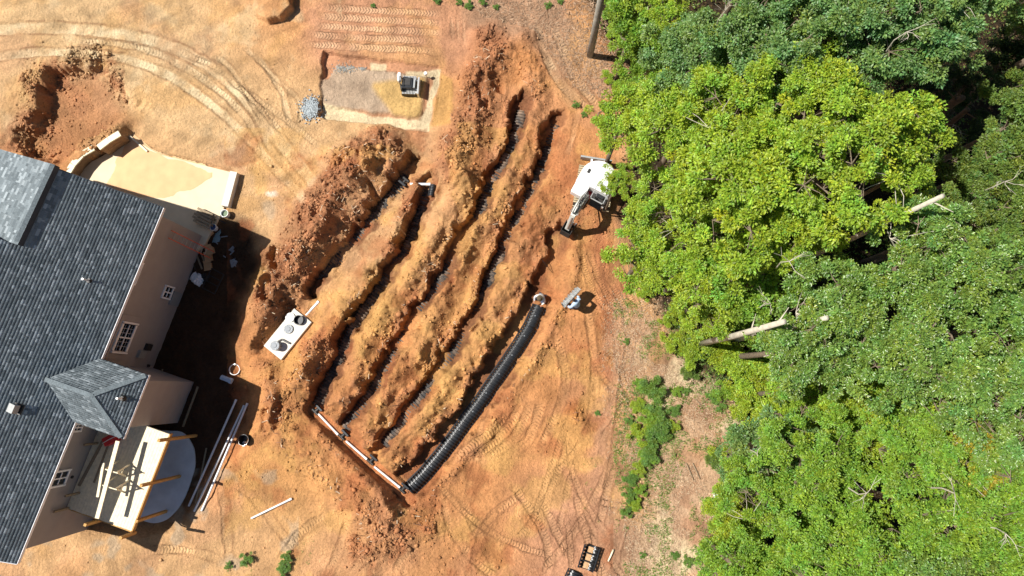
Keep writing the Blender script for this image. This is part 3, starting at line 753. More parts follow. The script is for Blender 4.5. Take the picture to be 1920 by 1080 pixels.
_n = M_WALL.node_tree; _p = _n.nodes['Principled BSDF']; _w = _n.nodes.new('ShaderNodeTexWave'); _w.wave_type = 'BANDS'; _w.bands_direction = 'Z'; _w.wave_profile = 'SAW'; _w.inputs['Scale'].default_value = 1.05
_t = _n.nodes.new('ShaderNodeTexCoord'); _n.links.new(_t.outputs['Object'], _w.inputs['Vector']); _bp = _n.nodes.new('ShaderNodeBump'); _bp.inputs['Strength'].default_value = .6; _bp.inputs['Distance'].default_value = .02
_n.links.new(_w.outputs['Fac'], _bp.inputs['Height']); _n.links.new(_bp.outputs[0], _p.inputs['Normal'])
# ------------------------------------------------------------------ patio, retaining walls
def flat(name, px, z0, z1, m, **k):
    poly = [tuple(P(u, v, z1).xy) for u, v in px]
    A = sum(poly[i][0]*poly[(i+1) % len(poly)][1]-poly[(i+1) % len(poly)][0]*poly[i][1] for i in range(len(poly)))
    if A < 0: poly = poly[::-1]
    o = MB().prism(poly, z0, z1).build(name, m, origin=(poly[0][0], poly[0][1], z0)); tag(o, **k); return o
flat('patio', [(118,352),(148,326),(172,303),(190,294),(213,279),(243,257),(300,290),(434,323),(419,392),(384,458),(300,520),(150,440)], -.3, .0, M_CONCW, kind='structure')
flat('lower_patio', smooth_path([(318,808),(340,810),(356,826),(364,847),(365,875),(358,902),(345,935),(330,958),(311,975),(288,981),(262,974),(235,962)], 6)+[(190,950),(220,840),(290,806)], -.8, -.34, M_CONC, kind='structure')
# sand washed over the patio: an uneven thin layer
sx = [(228,268),(246,258),(300,291),(350,303),(400,318),(398,332),(370,350),(345,357),(330,372),(300,378),(262,371),(222,358),(196,345),(205,330),(214,300),(212,290),(222,284)]
us = np.linspace(180, 420, 120); vs_ = np.linspace(250, 390, 80)
SU, SV = np.meshgrid(us, vs_, indexing='ij')
wx = P(0, 0); pts = [[P(a, c_, .01) for c_ in vs_] for a in us]
X_ = np.array([[p.x for p in r_] for r_ in pts]); Y_ = np.array([[p.y for p in r_] for r_ in pts])
d = sd_poly(SU+fbm(X_, Y_, 1.2, 4, 2)*12, SV+fbm(X_, Y_, 1.2, 4, 5)*12, sx)
Z_ = .006+.05*sstep(0, 30, -d)+.012*fbm(X_, Y_, .5, 3, 3)*sstep(0, 15, -d)-.05*sstep(-3, 3, d)
ii = np.arange(120*80).reshape(120, 80); FF = np.stack([ii[:-1, :-1], ii[1:, :-1], ii[1:, 1:], ii[:-1, 1:]], -1).reshape(-1, 4)
cen = d[:-1, :-1].ravel(); FF = FF[cen < 5]
M_SAND = mat('sand', srgb((224,182,136)), .95, noise=.08, scale=1.5, bump=.3, bscale=30)
o = np_mesh('sand', np.stack([X_, Y_, Z_], -1).reshape(-1, 3), FF, M_SAND, smooth=True); tag(o, 'smooth tan sand spread over the pale patio', 'sand', kind='stuff')
def block_wall(name, px, h, base, label, capw=.34):
    path = [P(u, v, base+h) for u, v in smooth_path(px, 8)]
    r = empty(name, (path[0].x, path[0].y, base)); tag(r, label, 'retaining wall'); O = Vector(r.location)
    # walk the path in block lengths
    acc = [0]
    for a, c_ in zip(path[:-1], path[1:]): acc.append(acc[-1]+(c_-a).length)
    def at(s):
        s = max(0, min(acc[-1], s))
        for i in range(len(path)-1):
            if s <= acc[i+1]: return path[i]+(path[i+1]-path[i])*((s-acc[i])/max(1e-6, acc[i+1]-acc[i]))
        return path[-1]
    L = acc[-1]; n = int(L/.4); hc = .2; rows = int(round(h/hc))
    proto = {}
    for k in range(rows):
        for i in range(n+(k % 2)):
            s0 = (i-(.5 if k % 2 else 0))*L/n; s1_ = s0+L/n-.012; s0 = max(0, s0); s1_ = min(L, s1_)
            if s1_-s0 < .06: continue
            a, c_ = at(s0), at(s1_); a = Vector((a.x, a.y, base+hc*k+hc/2-.1+.005)); c_ = Vector((c_.x, c_.y, a.z))
            off = random.uniform(-.008, .008); sd_ = (c_-a).cross(Vector((0, 0, 1))).normalized()*off
            MB().bar(a+sd_, c_+sd_, .26, hc-.012).build('block', M_BLOCK, r, O)
    ncap = max(2, int(L/.6))
    for i in range(ncap):
        a, c_ = at(i*L/ncap), at((i+1)*L/ncap-.01); a = Vector((a.x, a.y, base+h+.0)); c_ = Vector((c_.x, c_.y, a.z))
        MB().bar(a, c_, capw, .08).build('cap_stone', M_CAP, r, O)
    return r
block_wall('retaining_wall', [(124,330),(140,304),(157,287),(176,277)], .75, 0, 'curved block retaining wall with pale cap nearest the house roof')
block_wall('retaining_wall', [(185,277),(205,262),(225,250)], .95, 0, 'straight block retaining wall with pale cap at the far corner of the patio')
wl = empty('low_wall', P(432, 355)); tag(wl, 'long low white wall with dark gaps along the outer end of the patio', 'wall')
MB().bar(P(441,324,.2), P(424,388,.2), .38, .42).build('wall', M_TANK, wl, wl.location); MB().bar(P(436.5,324,.08), P(418.5,388,.08), .05, .2).build('form_board', M_WOODD, wl, wl.location)
def board(name, u0, v0, u1, v1, z0, z1, w_, h_, m, label, cat, group=None):
    a, c_ = P(u0, v0, z0), P(u1, v1, z1); o = MB().bar(a, c_, w_, h_).build(name, m, origin=(a+c_)/2); tag(o, label, cat, group); return o
board('timber', 243,255,276,284, .07,.07, .09,.05, M_WOOD, 'thin yellow timber lying across the upper corner of the patio', 'timber')
# ------------------------------------------------------------------ deck
DZ = 2.35
sA, nA = sn(P(317, 823, DZ)); sB, nB = sn(P(247, 994, DZ)); sC, nC = sn(P(124, 954, DZ))
dn1 = -nB; ds0 = s2-WO+.06; ds1 = (sB+sC)/2
deck = empty('deck', (A3+EU*ds1).xy.to_3d()); tag(deck, 'raised timber deck half in sun above the rounded patio', 'deck'); DO = Vector(deck.location)
def dp(s, n, z): q = A3+EU*s+EN*n; return Vector((q.x, q.y, z))
n0 = -WI+.03; nb = int((dn1-n0)/.143); 
proto = None
for k in range(nb):
    nn = n0+(k+.5)*(dn1-n0)/nb
    s_start = ds0
    o = MB().bar(dp(s_start+random.uniform(0, .01), nn, DZ-.0175), dp(ds1+random.uniform(-.01, .01), nn, DZ-.0175), (dn1-n0)/nb-.008, .035).build('board', M_WOOD, deck, DO)
b = MB(); b.bar(dp(ds0, dn1+.03, DZ-.13), dp(ds1, dn1+.03, DZ-.13), .045, .25); b.build('rim_joist', M_WOODY, deck, DO)
b = MB(); b.bar(dp(ds1+.03, n0, DZ-.13), dp(ds1+.03, dn1, DZ-.13), .045, .25); b.build('rim_joist', M_WOODY, deck, DO)
for k in range(1, 12): MB().bar(dp(ds0+(ds1-ds0)*k/12, n0+.05, DZ-.15), dp(ds0+(ds1-ds0)*k/12, dn1, DZ-.15), .04, .2).build('joist', M_WOODY, deck, DO)
for (u, v, zt) in ((317,823,1.02), (285,905,1.02), (257,976,.1), (246,994,1.0), (184,976,1.0)):
    s, nn = sn(P(u, v, DZ)); nn = -nn
    if nn > dn1-.2: nn = dn1+.10
    if s > ds1-.3: s = ds1+.08
    MB().bar(dp(s, nn, -.6 if (u, v) in ((317,823),(285,905),(257,976)) else DZ-.24), dp(s, nn, DZ+zt), .13, .13, up=EU).build('post', M_WOODY, deck, DO)
for (u, v) in ((183,831), (149,924), (124,951)):
    s, nn = sn(P(u, v, DZ)); MB().bar(dp(s, max(-nn, n0+.1), DZ), dp(s, max(-nn, n0+.1), DZ+1.05), .09, .09, up=EU).build('post', M_WOODD, deck, DO)
def sawhorse(u0, v0, u1, v1, label):
    z = DZ+.98; a, c_ = P(u0, v0, z), P(u1, v1, z); r = empty('sawhorse', ((a+c_)/2).xy.to_3d()+Vector((0, 0, DZ))); tag(r, label, 'sawhorse', 'sawhorses on the deck'); O = Vector(r.location)
    MB().bar(a, c_, .05, .11).build('beam', M_WOOD, r, O); d = (c_-a).normalized(); sd_ = d.cross(Vector((0, 0, 1)))
    for p in (a+d*.1, c_-d*.1):
        for g in (-1, 1): MB().bar(p+Vector((0, 0, -.04)), p+sd_*g*.3+Vector((0, 0, -.97)), .04, .085).build('leg', M_WOOD, r, O)
    for p in (a+d*.1, c_-d*.1): MB().bar(p+sd_*.16+Vector((0, 0, -.5)), p-sd_*.16+Vector((0, 0, -.5)), .025, .08).build('brace', M_WOOD, r, O)
sawhorse(193, 878, 222, 887, 'sawhorse under the upper end of the long white boards'); sawhorse(188, 908, 220, 918, 'sawhorse under the lower end of the long white boards')
board('lumber', 221,827,182,972, DZ+1.07,DZ+1.07, .19,.05, M_WOOD, 'long wide pale board laid across both sawhorses on the deck', 'lumber')
board('lumber', 194,868,183,932, DZ+1.075,DZ+1.075, .12,.045, M_WOOD, 'short pale board laid beside the long one on the sawhorses', 'lumber')
board('lumber', 195,823,148,911, DZ+.03,DZ+.03, .14,.05, M_WOODD, 'weathered board lying on the shaded deck close to the house wall', 'lumber')
board('lumber', 206,826,176,905, DZ+.03,DZ+.03, .09,.04, M_WOODD, 'thin weathered strip on the shaded deck between two boards', 'lumber')
board('lumber', 254,829,224,967, DZ+.025,DZ+.025, .10,.03, M_WOODD, 'brown board lying on the sunny half of the deck', 'lumber') if False else None
p = P(208, 824, DZ+.3); r = empty('cooler', (p.x, p.y, DZ)); r.rotation_euler = (0, 0, .5); tag(r, 'red cooler with a pale lid on the deck under the roof corner', 'cooler')
MB().box((0, 0, .2), (.62, .4, .4)).build('body', M_RED, r, bevel=.03); MB().box((0, 0, .43), (.64, .42, .06)).build('lid', M_RED, r, bevel=.02)
MB().tube([(-.33, 0, .34), (-.36, 0, .45), (0, 0, .5), (.36, 0, .45), (.33, 0, .34)], .015, 6).build('handle', M_WHITEP, r)
# ------------------------------------------------------------------ leaching chambers
def chamber_meshes():
    L = 1.2; nseg = 56; na = 16; V_ = []; 
    for i in range(nseg+1):
        x = -L/2+L*i/nseg; ph = (i % 8)/8.0
        rib = 1.0 if ph < .5 else .80
        e = min(i, nseg-i)/nseg
        if e < .03: rib = .84
        for k in range(na+1):
            t = math.pi*k/na; c_, s_ = math.cos(t), math.sin(t)
            V_.append((x, .365*rib*(abs(c_)**.75)*(1 if c_ > 0 else -1), .31*rib*(abs(s_)**.8)))
    F_ = []
    for i in range(nseg):
        for k in range(na):
            a = i*(na+1)+k; F_.append((a, a+1, a+na+2, a+na+1))
    e0 = list(range(na+1)); e1 = [nseg*(na+1)+k for k in range(na+1)]
    body = MB(); body.add(V_, F_)
    return body
_b = chamber_meshes()
def chamber(loc, rz, label, group, full=True, m=M_BLACK, pitch=0.0):
    r = empty('chamber', loc, rz); tag(r, label, 'drainage chamber', group)
    if not hasattr(chamber, 'me'):
        o = _b.build('arch', M_BLACK, r); chamber.me = o.data
        md = o.data
        f = MB().box((0, .375, .02), (1.18, .07, .035)).build('flange', M_BLACK, r); chamber.fl = f.data
        k = MB().disc((0, 0, .30), .035, .03, .03, 10).build('port_cap', M_LID, r); chamber.k = k.data
        g = MB().box((0, -.375, .02), (1.18, .07, .035)).build('flange', M_BLACK, r); chamber.fl2 = g.data
        return r
    for nm, me in (('arch', chamber.me), ('flange', chamber.fl), ('flange', chamber.fl2), ('port_cap', chamber.k)):
        if not full and nm != 'arch': continue
        o = bpy.data.objects.new(nm, me); COL.objects.link(o); o.parent = r
        if m is not M_BLACK: o.material_slots[0].link = 'OBJECT'; o.material_slots[0].material = m
    return r
M_DUSTY = mat('dusty_black_plastic', (.05, .045, .04), .7, noise=.5, scale=1.2)
_n = M_DUSTY.node_tree; _p = _n.nodes['Principled BSDF']; _z = _n.nodes.new('ShaderNodeTexNoise'); _z.inputs['Scale'].default_value = 2.2; _z.inputs['Detail'].default_value = 8
_g = _n.nodes.new('ShaderNodeNewGeometry'); _n.links.new(_g.outputs['Position'], _z.inputs['Vector'])
_r = _n.nodes.new('ShaderNodeValToRGB'); _r.color_ramp.elements[0].position = .42; _r.color_ramp.elements[0].color = (.035, .034, .034, 1); _r.color_ramp.elements[1].position = .66; _r.color_ramp.elements[1].color = (.26, .18, .12, 1)
_n.links.new(_z.outputs['Fac'], _r.inputs[0]); _n.links.new(_r.outputs[0], _p.inputs['Base Color'])
def along(pts, start, step, zfun):
    out = []; acc = [0]
    for a, b_ in zip(pts[:-1], pts[1:]): acc.append(acc[-1]+math.dist(a, b_))
    s = start
    while s+step <= acc[-1]+4:
        q = []
        for t in (s, s+step):
            t = min(t, acc[-1]-.01)
            for i in range(len(pts)-1):
                if t <= acc[i+1]:
                    k = (t-acc[i])/(acc[i+1]-acc[i]); q.append((pts[i][0]+(pts[i+1][0]-pts[i][0])*k, pts[i][1]+(pts[i+1][1]-pts[i][1])*k)); break
        out.append(q); s += step
    return out
ORD = ['first','second','third','fourth','fifth','sixth','seventh','eighth','ninth','tenth','eleventh','twelfth','thirteenth','fourteenth','fifteenth','sixteenth','seventeenth','eighteenth','nineteenth','twentieth']
Epath = smooth_path([(1012,574),(1007,590),(988,623),(966,658),(945,689),(922,722),(900,755),(868,797),(840,836),(799,886),(764,921)], 8)
for i, (a, b_) in enumerate(along(Epath, 0, 42.6, None)):
    p, q = P(*a, -.6), P(*b_, -.6)
    chamber(((p+q)/2).xy.to_3d()+Vector((0, 0, -.61)), math.atan2((q-p).y, (q-p).x), 'black ribbed chamber in the open outer curved row, %s from the crouching man' % ORD[i], 'black chambers joined in the outer trench')
names = {'A': 'first', 'B': 'second', 'C': 'third', 'D': 'fourth'}
for k in 'ABCD':
    pts = TR[k]; out = []
    for i, p in enumerate(pts):
        a = pts[max(0, i-1)]; b_ = pts[min(len(pts)-1, i+1)]; dx, dy = b_[0]-a[0], b_[1]-a[1]; L = math.hypot(dx, dy)
        sgn = 1; nx_, ny_ = -dy/L, dx/L       # to the right of travel in the picture
        if nx_ < 0: nx_, ny_ = -nx_, -ny_
        out.append((p[0]+nx_*5, p[1]+ny_*5))
    for i, (a, b_) in enumerate(along(out, 34 if k in 'A' else (4 if k == 'B' else 20), 42.8, None)):
        z = -.70+rng.uniform(-.03, .03); p, q = P(*a, z), P(*b_, z)
        chamber(Vector((((p+q)/2).x, ((p+q)/2).y, z)), math.atan2((q-p).y, (q-p).x), 'dirt covered ribbed chamber, %s down in the %s trench from the house' % (ORD[i], names[k]), 'half buried chambers in the inner trenches', full=False, m=M_DUSTY)
# spare chambers on the ground at the bottom of the picture
M_CARD0 = mat('dry_dirt', srgb((196,158,118)), .95, noise=.25, scale=8)
c1 = chamber(G(1103, 1044, .31), math.atan2((P(1110,1022)-P(1096,1068)).y, (P(1110,1022)-P(1096,1068)).x), 'black ribbed chamber lying upside down on bare ground with its inside showing', 'spare chambers on the ground')
c1.rotation_euler = (math.pi, 0, c1.rotation_euler.z)
for k in range(2): MB().box((-.2+.4*k, 0, .13), (.05, .5, .05)).build('cross_rib', M_BLACK, c1)
MB().box((-.02, 0, .25), (1.08, .27, .03)).build('dirt', M_CARD0, c1)
c1.location.z += .02
chamber(G(1070, 1092, .0), math.radians(65), 'black ribbed chamber lying right way up and cut by the bottom edge', 'spare chambers on the ground')
# ------------------------------------------------------------------ manifold and pipes
def pipe(u0, v0, u1, v1, z0, z1, r_, label, group=None, m=M_PVC, name='pipe'):
    a, c_ = P(u0, v0, z0), P(u1, v1, z1); O = (a+c_)/2; d = (c_-a).normalized()
    r = empty(name, O); tag(r, label, 'pipe', group)
    sd_ = d.cross(Vector((0, 0, 1))).normalized(); 
    MB().tube([a, c_], r_, 14, cap=True).build('barrel', m, r, O, smooth=False)
    MB().tube([c_-d*.14, c_+d*.002], [r_*1.18, r_*1.18], 14).build('socket', m, r, O)
    return r
mz = -.27
pipe(597,776,634,815,mz,mz,.055,'white manifold pipe nearest the house end of the trench', 'white manifold pipes')
pipe(649,827,688,861,mz,mz,.055,'middle white manifold pipe between two grey fittings', 'white manifold pipes')
pipe(702,875,750,914,mz,mz,.055,'white manifold pipe that ends at the open black chamber row', 'white manifold pipes')
pipe(769,345,807,345.5,-.02,-.02,.07,'short white pipe bridging the tops of the first two trenches')
pipe(574,591,598,565,.02,.05,.07,'short white pipe leaving the concrete tank')
def fitting(u, v, ang, label, z=-.42):
    p = P(u, v, z); r = empty('pipe_fitting', p, ang); tag(r, label, 'pipe fitting', 'grey fittings at the trench ends')
    MB().tube([(-.2, 0, .12), (.2, 0, .12)], .075, 10).build('tee', M_DMETAL, r); MB().tube([(0, 0, .1), (0, .22, .1)], .09, 10).build('branch', M_DMETAL, r)
    MB().box((0, .3, .12), (.5, .12, .26)).build('end_plate', M_BLACK, r, bevel=.02)
fitting(592,772,math.radians(-45),'grey fitting joining the upper manifold pipe to the second trench'); fitting(641,819,math.radians(-45),'grey tee fitting at the foot of the third trench')
fitting(695,866,math.radians(-40),'grey tee fitting at the foot of the fourth trench'); fitting(754,919,math.radians(-40),'grey end fitting at the lower tip of the open chamber row')
fitting(762,338,math.radians(140),'grey end cap at the head of the first trench', -.15)
p = P(811,358,-.12); chamber(p, math.radians(80), 'grey ribbed chamber end uncovered at the head of the second trench', 'half buried chambers in the inner trenches').scale = (.55, .5, .8)
for (a, b_, lb) in (((443,749),(354,949),'long white pipe apart on the house side of the two paired pipes'), ((458,760),(364,959),'middle one of the three long white pipes on the shaded ground'), ((464,756),(378,958),'outermost of the three long white pipes, half in the sun')):
    pipe(*b_, *a, G(*b_).z+.06, G(*a).z+.07, .055, lb, 'long white pipes on the ground')
a, c_ = G(471, 972, .05), G(547, 935, .05); pipe(471,972,547,935,a.z+.02,c_.z+.02,.05,'single white pipe lying alone on the sunlit clay below the stacked pipes')
pipe(415,707,435,715,G(415,707).z+.1,G(435,715).z+.1,.13,'short fat blue grey pipe piece in the shade', m=M_BLUE)
p = G(441,693,.03); r = empty('ring', p); tag(r, 'thin white riser ring lying half in sun beside the yard edge', 'ring'); MB().disc((0, 0, -.03), .30, .29, .13, 32, hole=.265).build('rim', M_PVC, r); MB().box((.03, .28, .14), (.08, .09, .04)).build('clip', M_PVC, r)
board('timber', 371,725,343,800, -.3,-.3, .09,.07, M_WOODD, 'weathered timber lying in the shade beside the projecting wing', 'timber')
board('timber', 387,840,361,975, -.36,-.36, .07,.05, M_WOODD, 'thin weathered timber lying under the long white pipes', 'timber')
board('timber', 305,692,301,706, -.2,-.2, .06,.05, M_WOODD, 'short pale stick of timber against the wall corner', 'timber')
p = G(462,824); r = empty('bucket', p); tag(r, 'black bucket with a white rag at the end of the shade', 'bucket')
MB().lathe((0, 0, 0), [(.0, .01), (.21, .01), (.26, .42), (.275, .42), (.275, .39), (.285, .39), (.22, 0), (0, 0)], 20).build('body', M_BLACK, r); MB().tube([(-.27, 0, .4), (-.2, -.2, .45), (0, -.3, .45), (.2, -.2, .45), (.27, 0, .4)], .012, 6).build('handle', M_STEEL, r)
p2 = P(455,833,.12); o = MB().lathe((0, 0, 0), [(0, .1), (.08, .12), (.14, .05), (.17, -.03)], 7).build('rag', M_WHITEP, origin=None); o.location = (p2.x, p2.y, float(gz(p2.x, p2.y))+.04); tag(o, 'crumpled white rag against the black bucket', 'rag')
# ------------------------------------------------------------------ concrete tank
tp = [P(u, v, .16) for u, v in TANK]; tc_ = sum(tp, Vector())/4; ax = ((tp[2]-tp[1])+(tp[3]-tp[0])).normalized(); ay = Vector((-ax.y, ax.x, 0))
tl = ((tp[2]-tp[1]).length+(tp[3]-tp[0]).length)/2; tw = ((tp[1]-tp[0]).length+(tp[2]-tp[3]).length)/2
tank = empty('septic_tank', (tc_.x, tc_.y, -.6), math.atan2(ax.y, ax.x)); tag(tank, 'white concrete tank sunk in the clay with round lids on top', 'septic tank')
MB().box((0, 0, .36), (tl, tw, .72)).build('vault', M_TANK, tank, bevel=.025); MB().box((0, 0, .745), (tl-.03, tw-.03, .035)).build('cover_slab', M_TANK, tank, bevel=.01)
def tloc(u, v, z): q = P(u, v, z)-Vector((tc_.x, tc_.y, 0)); return Vector((q.dot(ax), q.dot(ay), 0))
q = tloc(560, 600, .3); q.z = .76
o = MB().disc(q, .27, .26, .22, 32, hole=.225).build('open_riser', M_BLACK, tank); 
o = MB().disc(q+Vector((0, 0, .004)), .22, .22, .01, 28).build('riser_floor', M_BLACK, o)
def lid(u, v, z, rad, hh, name):
    q = tloc(u, v, z+hh); q.z = .76
    o = MB().disc(q, rad*.98, rad*.96, hh, 32).build('riser', M_LID, tank) if hh > .1 else None
    l_ = MB().disc(q+Vector((0, 0, hh)), rad, rad*.97, .05, 32).build(name, M_LID, tank)
    MB().disc(q+Vector((0, 0, hh+.05)), rad*.45, rad*.4, .025, 24).build('boss', M_LID, l_)
    for k in range(6):
        t = k*math.pi/3; MB().disc(q+Vector((rad*.78*math.cos(t), rad*.78*math.sin(t), hh+.05)), .025, .02, .02, 8).build('bolt', M_GREYM, l_)
lid(541, 617, .17, .25, .02, 'lid'); lid(515, 648, .2, .25, .38, 'lid')
q = P(544, 595, .22); r = empty('spare_lid', q, .4); tag(r, 'round white spare lid resting on the tank beside the open riser', 'lid'); MB().disc((0, 0, -.02), .25, .24, .05, 28).build('disc', M_WHITEP, r); MB().disc((0, 0, .03), .12, .11, .02, 20).build('boss', M_WHITEP, r)
a, c_ = P(528, 636, .24), P(543, 644, .24); r = empty('handle_bar', (a+c_)/2); tag(r, 'dark metal bar lying on the tank lid', 'bar'); MB().bar(a, c_, .09, .05).build('bar', M_DMETAL, r, (a+c_)/2); MB().bar(a, P(521,640,.24), .06, .05).build('hook', M_DMETAL, r, (a+c_)/2)
# ------------------------------------------------------------------ utility pole
pb = P(1106, 104, 0); r = empty('utility_pole', pb); tag(r, 'tall grey utility pole at the edge of the trees', 'utility pole')
MB().tube([(0, 0, -.5), (0, 0, 3), (0, 0, 9.5)], [.19, .175, .13], 16).build('pole', mat('pole_wood', srgb((150,146,134)), .85, noise=.25, scale=4, bump=.4), r, smooth=True)
MB().disc((0, 0, 9.5), .14, .12, .03, 12).build('cap', M_DMETAL, r); MB().tube([(.2, -.02, 0), (.18, -.02, 3), (.14, -.02, 9)], .012, 5).build('ground_wire', M_DMETAL, r)
# ------------------------------------------------------------------ excavator
def excavator():
    b0 = P(1112, 357, 0); tdir = (P(1062, 402)-P(1076, 318)).normalized(); ang_t = math.atan2(tdir.y, tdir.x)
    g = float(gz(b0.x, b0.y))+.03
    r = empty('excavator', (b0.x, b0.y, g)); tag(r, 'white compact excavator digging the last trench under the yellow green branches', 'excavator')
    R = Matrix.Rotation(ang_t, 4, 'Z')
    def T(o): o.data.transform(R); o.data.update(); return o
    for s in (-1, 1):
        prof = [(x*1.0, z) for x, z in [(-1.15,.28),(-1.05,.07),(-.85,0),(.85,0),(1.05,.07),(1.15,.28),(1.05,.5),(.85,.56),(-.85,.56),(-1.05,.5)]]
        b = MB(); n = len(prof)
        b.add([(x, s*.8+(-.17), z) for x, z in prof]+[(x, s*.8+.17, z) for x, z in prof], [tuple(range(n))[::-1], tuple(range(n, 2*n))]+[(i, (i+1) % n, n+(i+1) % n, n+i) for i in range(n)])
        t = T(b.build('track', M_DMETAL, r))
        for k in range(17):
            for zz, tilt in ((.575, 1),):
                T(MB().box((-.96+k*.12, s*.8, zz), (.085, .36, .035)).build('track_pad', M_TRK, t))
        for k in (-1, 1): T(MB().box((k*1.14, s*.8, .3), (.05, .36, .16)).build('track_pad', M_TRK, t))
    T(MB().box((0, 0, .38), (1.2, 1.3, .3)).build('chassis', M_DMETAL, r))
    T(MB().box((-1.62, -.12, .3), (.1, 1.7, .42)).build('blade', M_GREYM, r, bevel=.01))
    for s in (-1, 1): T(MB().bar((-1.6, s*.35, .35), (-.5, s*.35, .35), .1, .12).build('blade_arm', M_WHITEP, r))
    # upper structure turned along the boom
    bd = (P(1062, 428, 1)-P(1112, 340, 1.0)).normalized(); a2 = math.atan2(bd.y, bd.x); R2 = Matrix.Rotation(a2, 4, 'Z')
    up = empty('x', (0, 0, 0)); bpy.data.objects.remove(up)
    def U_(o): o.data.transform(R2); o.data.update(); return o
    # engine hood: rounded counterweight at the rear (x negative)
    prof = []
    for k in range(15):
        t = math.pi/2+math.pi*k/14; prof.append((-.35+.95*math.cos(t), .98*math.sin(t)))
    prof = [(.35, .98)]+prof+[(.35, -.98)]
    b = MB(); n = len(prof); lv = [(.62, .94), (.7, 1.0), (1.15, 1.0), (1.36, .95), (1.46, .82)]; vs = []
    for z, k in lv: vs += [(x*k if x < 0 else x, y*k, z) for x, y in prof]
    fs = [tuple(range(n))[::-1]]+[(j*n+i, j*n+(i+1) % n, (j+1)*n+(i+1) % n, (j+1)*n+i) for j in range(len(lv)-1) for i in range(n)]+[tuple((len(lv)-1)*n+i for i in range(n))]
    b.add(vs, fs); U_(b.build('engine_housing', M_WHITEP, r, smooth=False, bevel=.03))
    U_(MB().box((.0, 0, .64), (1.5, 1.9, .08)).build('red_stripe', M_RED, r))
    U_(MB().box((.55, -.55, .95), (.9, .78, .6)).build('side_cover', M_WHITEP, r, bevel=.06))
    U_(MB().box((-.35, -.6, 1.475), (.24, .14, .03)).build('vent_grille', M_DMETAL, r))
    # cab: posts, floor, seat, canopy
    for x, y in ((.0, .18), (.0, .9), (1.0, .18), (1.0, .9)): U_(MB().bar((x, y, .7), (x, y, 2.32), .06, .06, up=(1, 0, 0)).build('cab_post', M_DMETAL, r))
    U_(MB().box((-.02, .56, 2.38), (.75, .95, .09)).build('canopy', M_WHITEP, r, bevel=.04))
    U_(MB().box((.75, .2, 2.34), (.85, .045, .05)).build('roof_bar', M_GREYM, r)); U_(MB().box((.75, .9, 2.34), (.85, .045, .05)).build('roof_bar', M_GREYM, r)); U_(MB().box((1.15, .55, 2.34), (.05, .75, .05)).build('roof_bar', M_GREYM, r)); U_(MB().box((.72, .55, 2.345), (.05, .68, .05)).build('roof_bar', M_GREYM, r))
    U_(MB().box((.5, .55, .72), (1.1, .8, .06)).build('cab_floor', M_DMETAL, r)); U_(MB().box((.3, .55, .95), (.45, .45, .14)).build('seat', M_BLACK, r, bevel=.04)); U_(MB().box((.08, .55, 1.25), (.12, .45, .55)).build('seat_back', M_BLACK, r, bevel=.04))
    U_(MB().box((1.1, .95, 1.6), (.05, .1, .2)).build('mirror', M_STEEL, r))
    # boom, stick, bucket
    y = -.12
    pts = [(.75, y, .85), (1.15, y, 1.75), (1.7, y, 2.35), (2.35, y, 2.3)]
    b = MB()
    for a, c_ in zip(pts[:-1], pts[1:]): b.bar(a, c_, .3, .3)
    U_(b.build('boom', M_GREYB, r, bevel=.02))
    for dy in (-.19, .19): U_(MB().bar((.85, y+dy, 1.2), (2.3, y+dy, 2.5), .04, .06).build('boom_rail', M_GREYM, r))
    U_(MB().bar((2.3, y, 2.42), (2.75, y, .9), .26, .26).build('stick', M_GREYB, r, bevel=.02))
    U_(MB().tube([(1.2, y, 2.1), (2.0, y, 2.66)], .055, 10).build('hydraulic_cylinder', M_STEEL, r)); U_(MB().tube([(2.0, y, 2.66), (2.3, y, 2.62)], .03, 8).build('piston_rod', M_STEEL, r))
    U_(MB().tube([(.9, y+.0, 1.0), (1.5, y+.0, 1.95)], .055, 10).build('hydraulic_cylinder', M_STEEL, r)); U_(MB().tube([(2.48, y, 2.3), (2.85, y, 1.2)], .05, 10).build('hydraulic_cylinder', M_STEEL, r))
    for k, dy in enumerate((-.07, .0, .07)): U_(MB().tube([(.7, y+dy, 1.5), (1.3, y+dy, 2.25), (1.75, y+dy, 2.58), (2.35, y+dy, 2.5)], .018, 6).build('hose', M_BLACK, r))
    b = MB(); prof = [(2.35, .95), (3.0, .95), (3.12, .55), (2.95, .15), (2.5, 0.05), (2.3, .25)]; n = len(prof)
    for yy in (y-.28, y+.25): b.add([(x, yy, z) for x, z in prof]+[(x, yy+.03, z) for x, z in prof], [tuple(range(n)), tuple(range(n, 2*n))[::-1]]+[(i, (i+1) % n, n+(i+1) % n, n+i) for i in range(n)])
    for (x0, z0), (x1, z1_) in zip(prof[1:], prof[2:]): b.bar((x0, y, z0), (x1, y, z1_), .53, .03, up=(.3, 0, 1))
    bk = U_(b.build('bucket', M_DMETAL, r))
    for k in range(4): U_(MB().bar((2.3, y-.22+k*.15, .25), (2.16, y-.22+k*.15, .36), .05, .04).build('tooth', M_STEEL, bk))
    return r
M_TRK = mat('worn_track', srgb((176,160,128)), .9, noise=.25, scale=8); M_GREYB = mat('boom_paint', srgb((206,206,196)), .4, noise=.2, scale=5)
excavator()
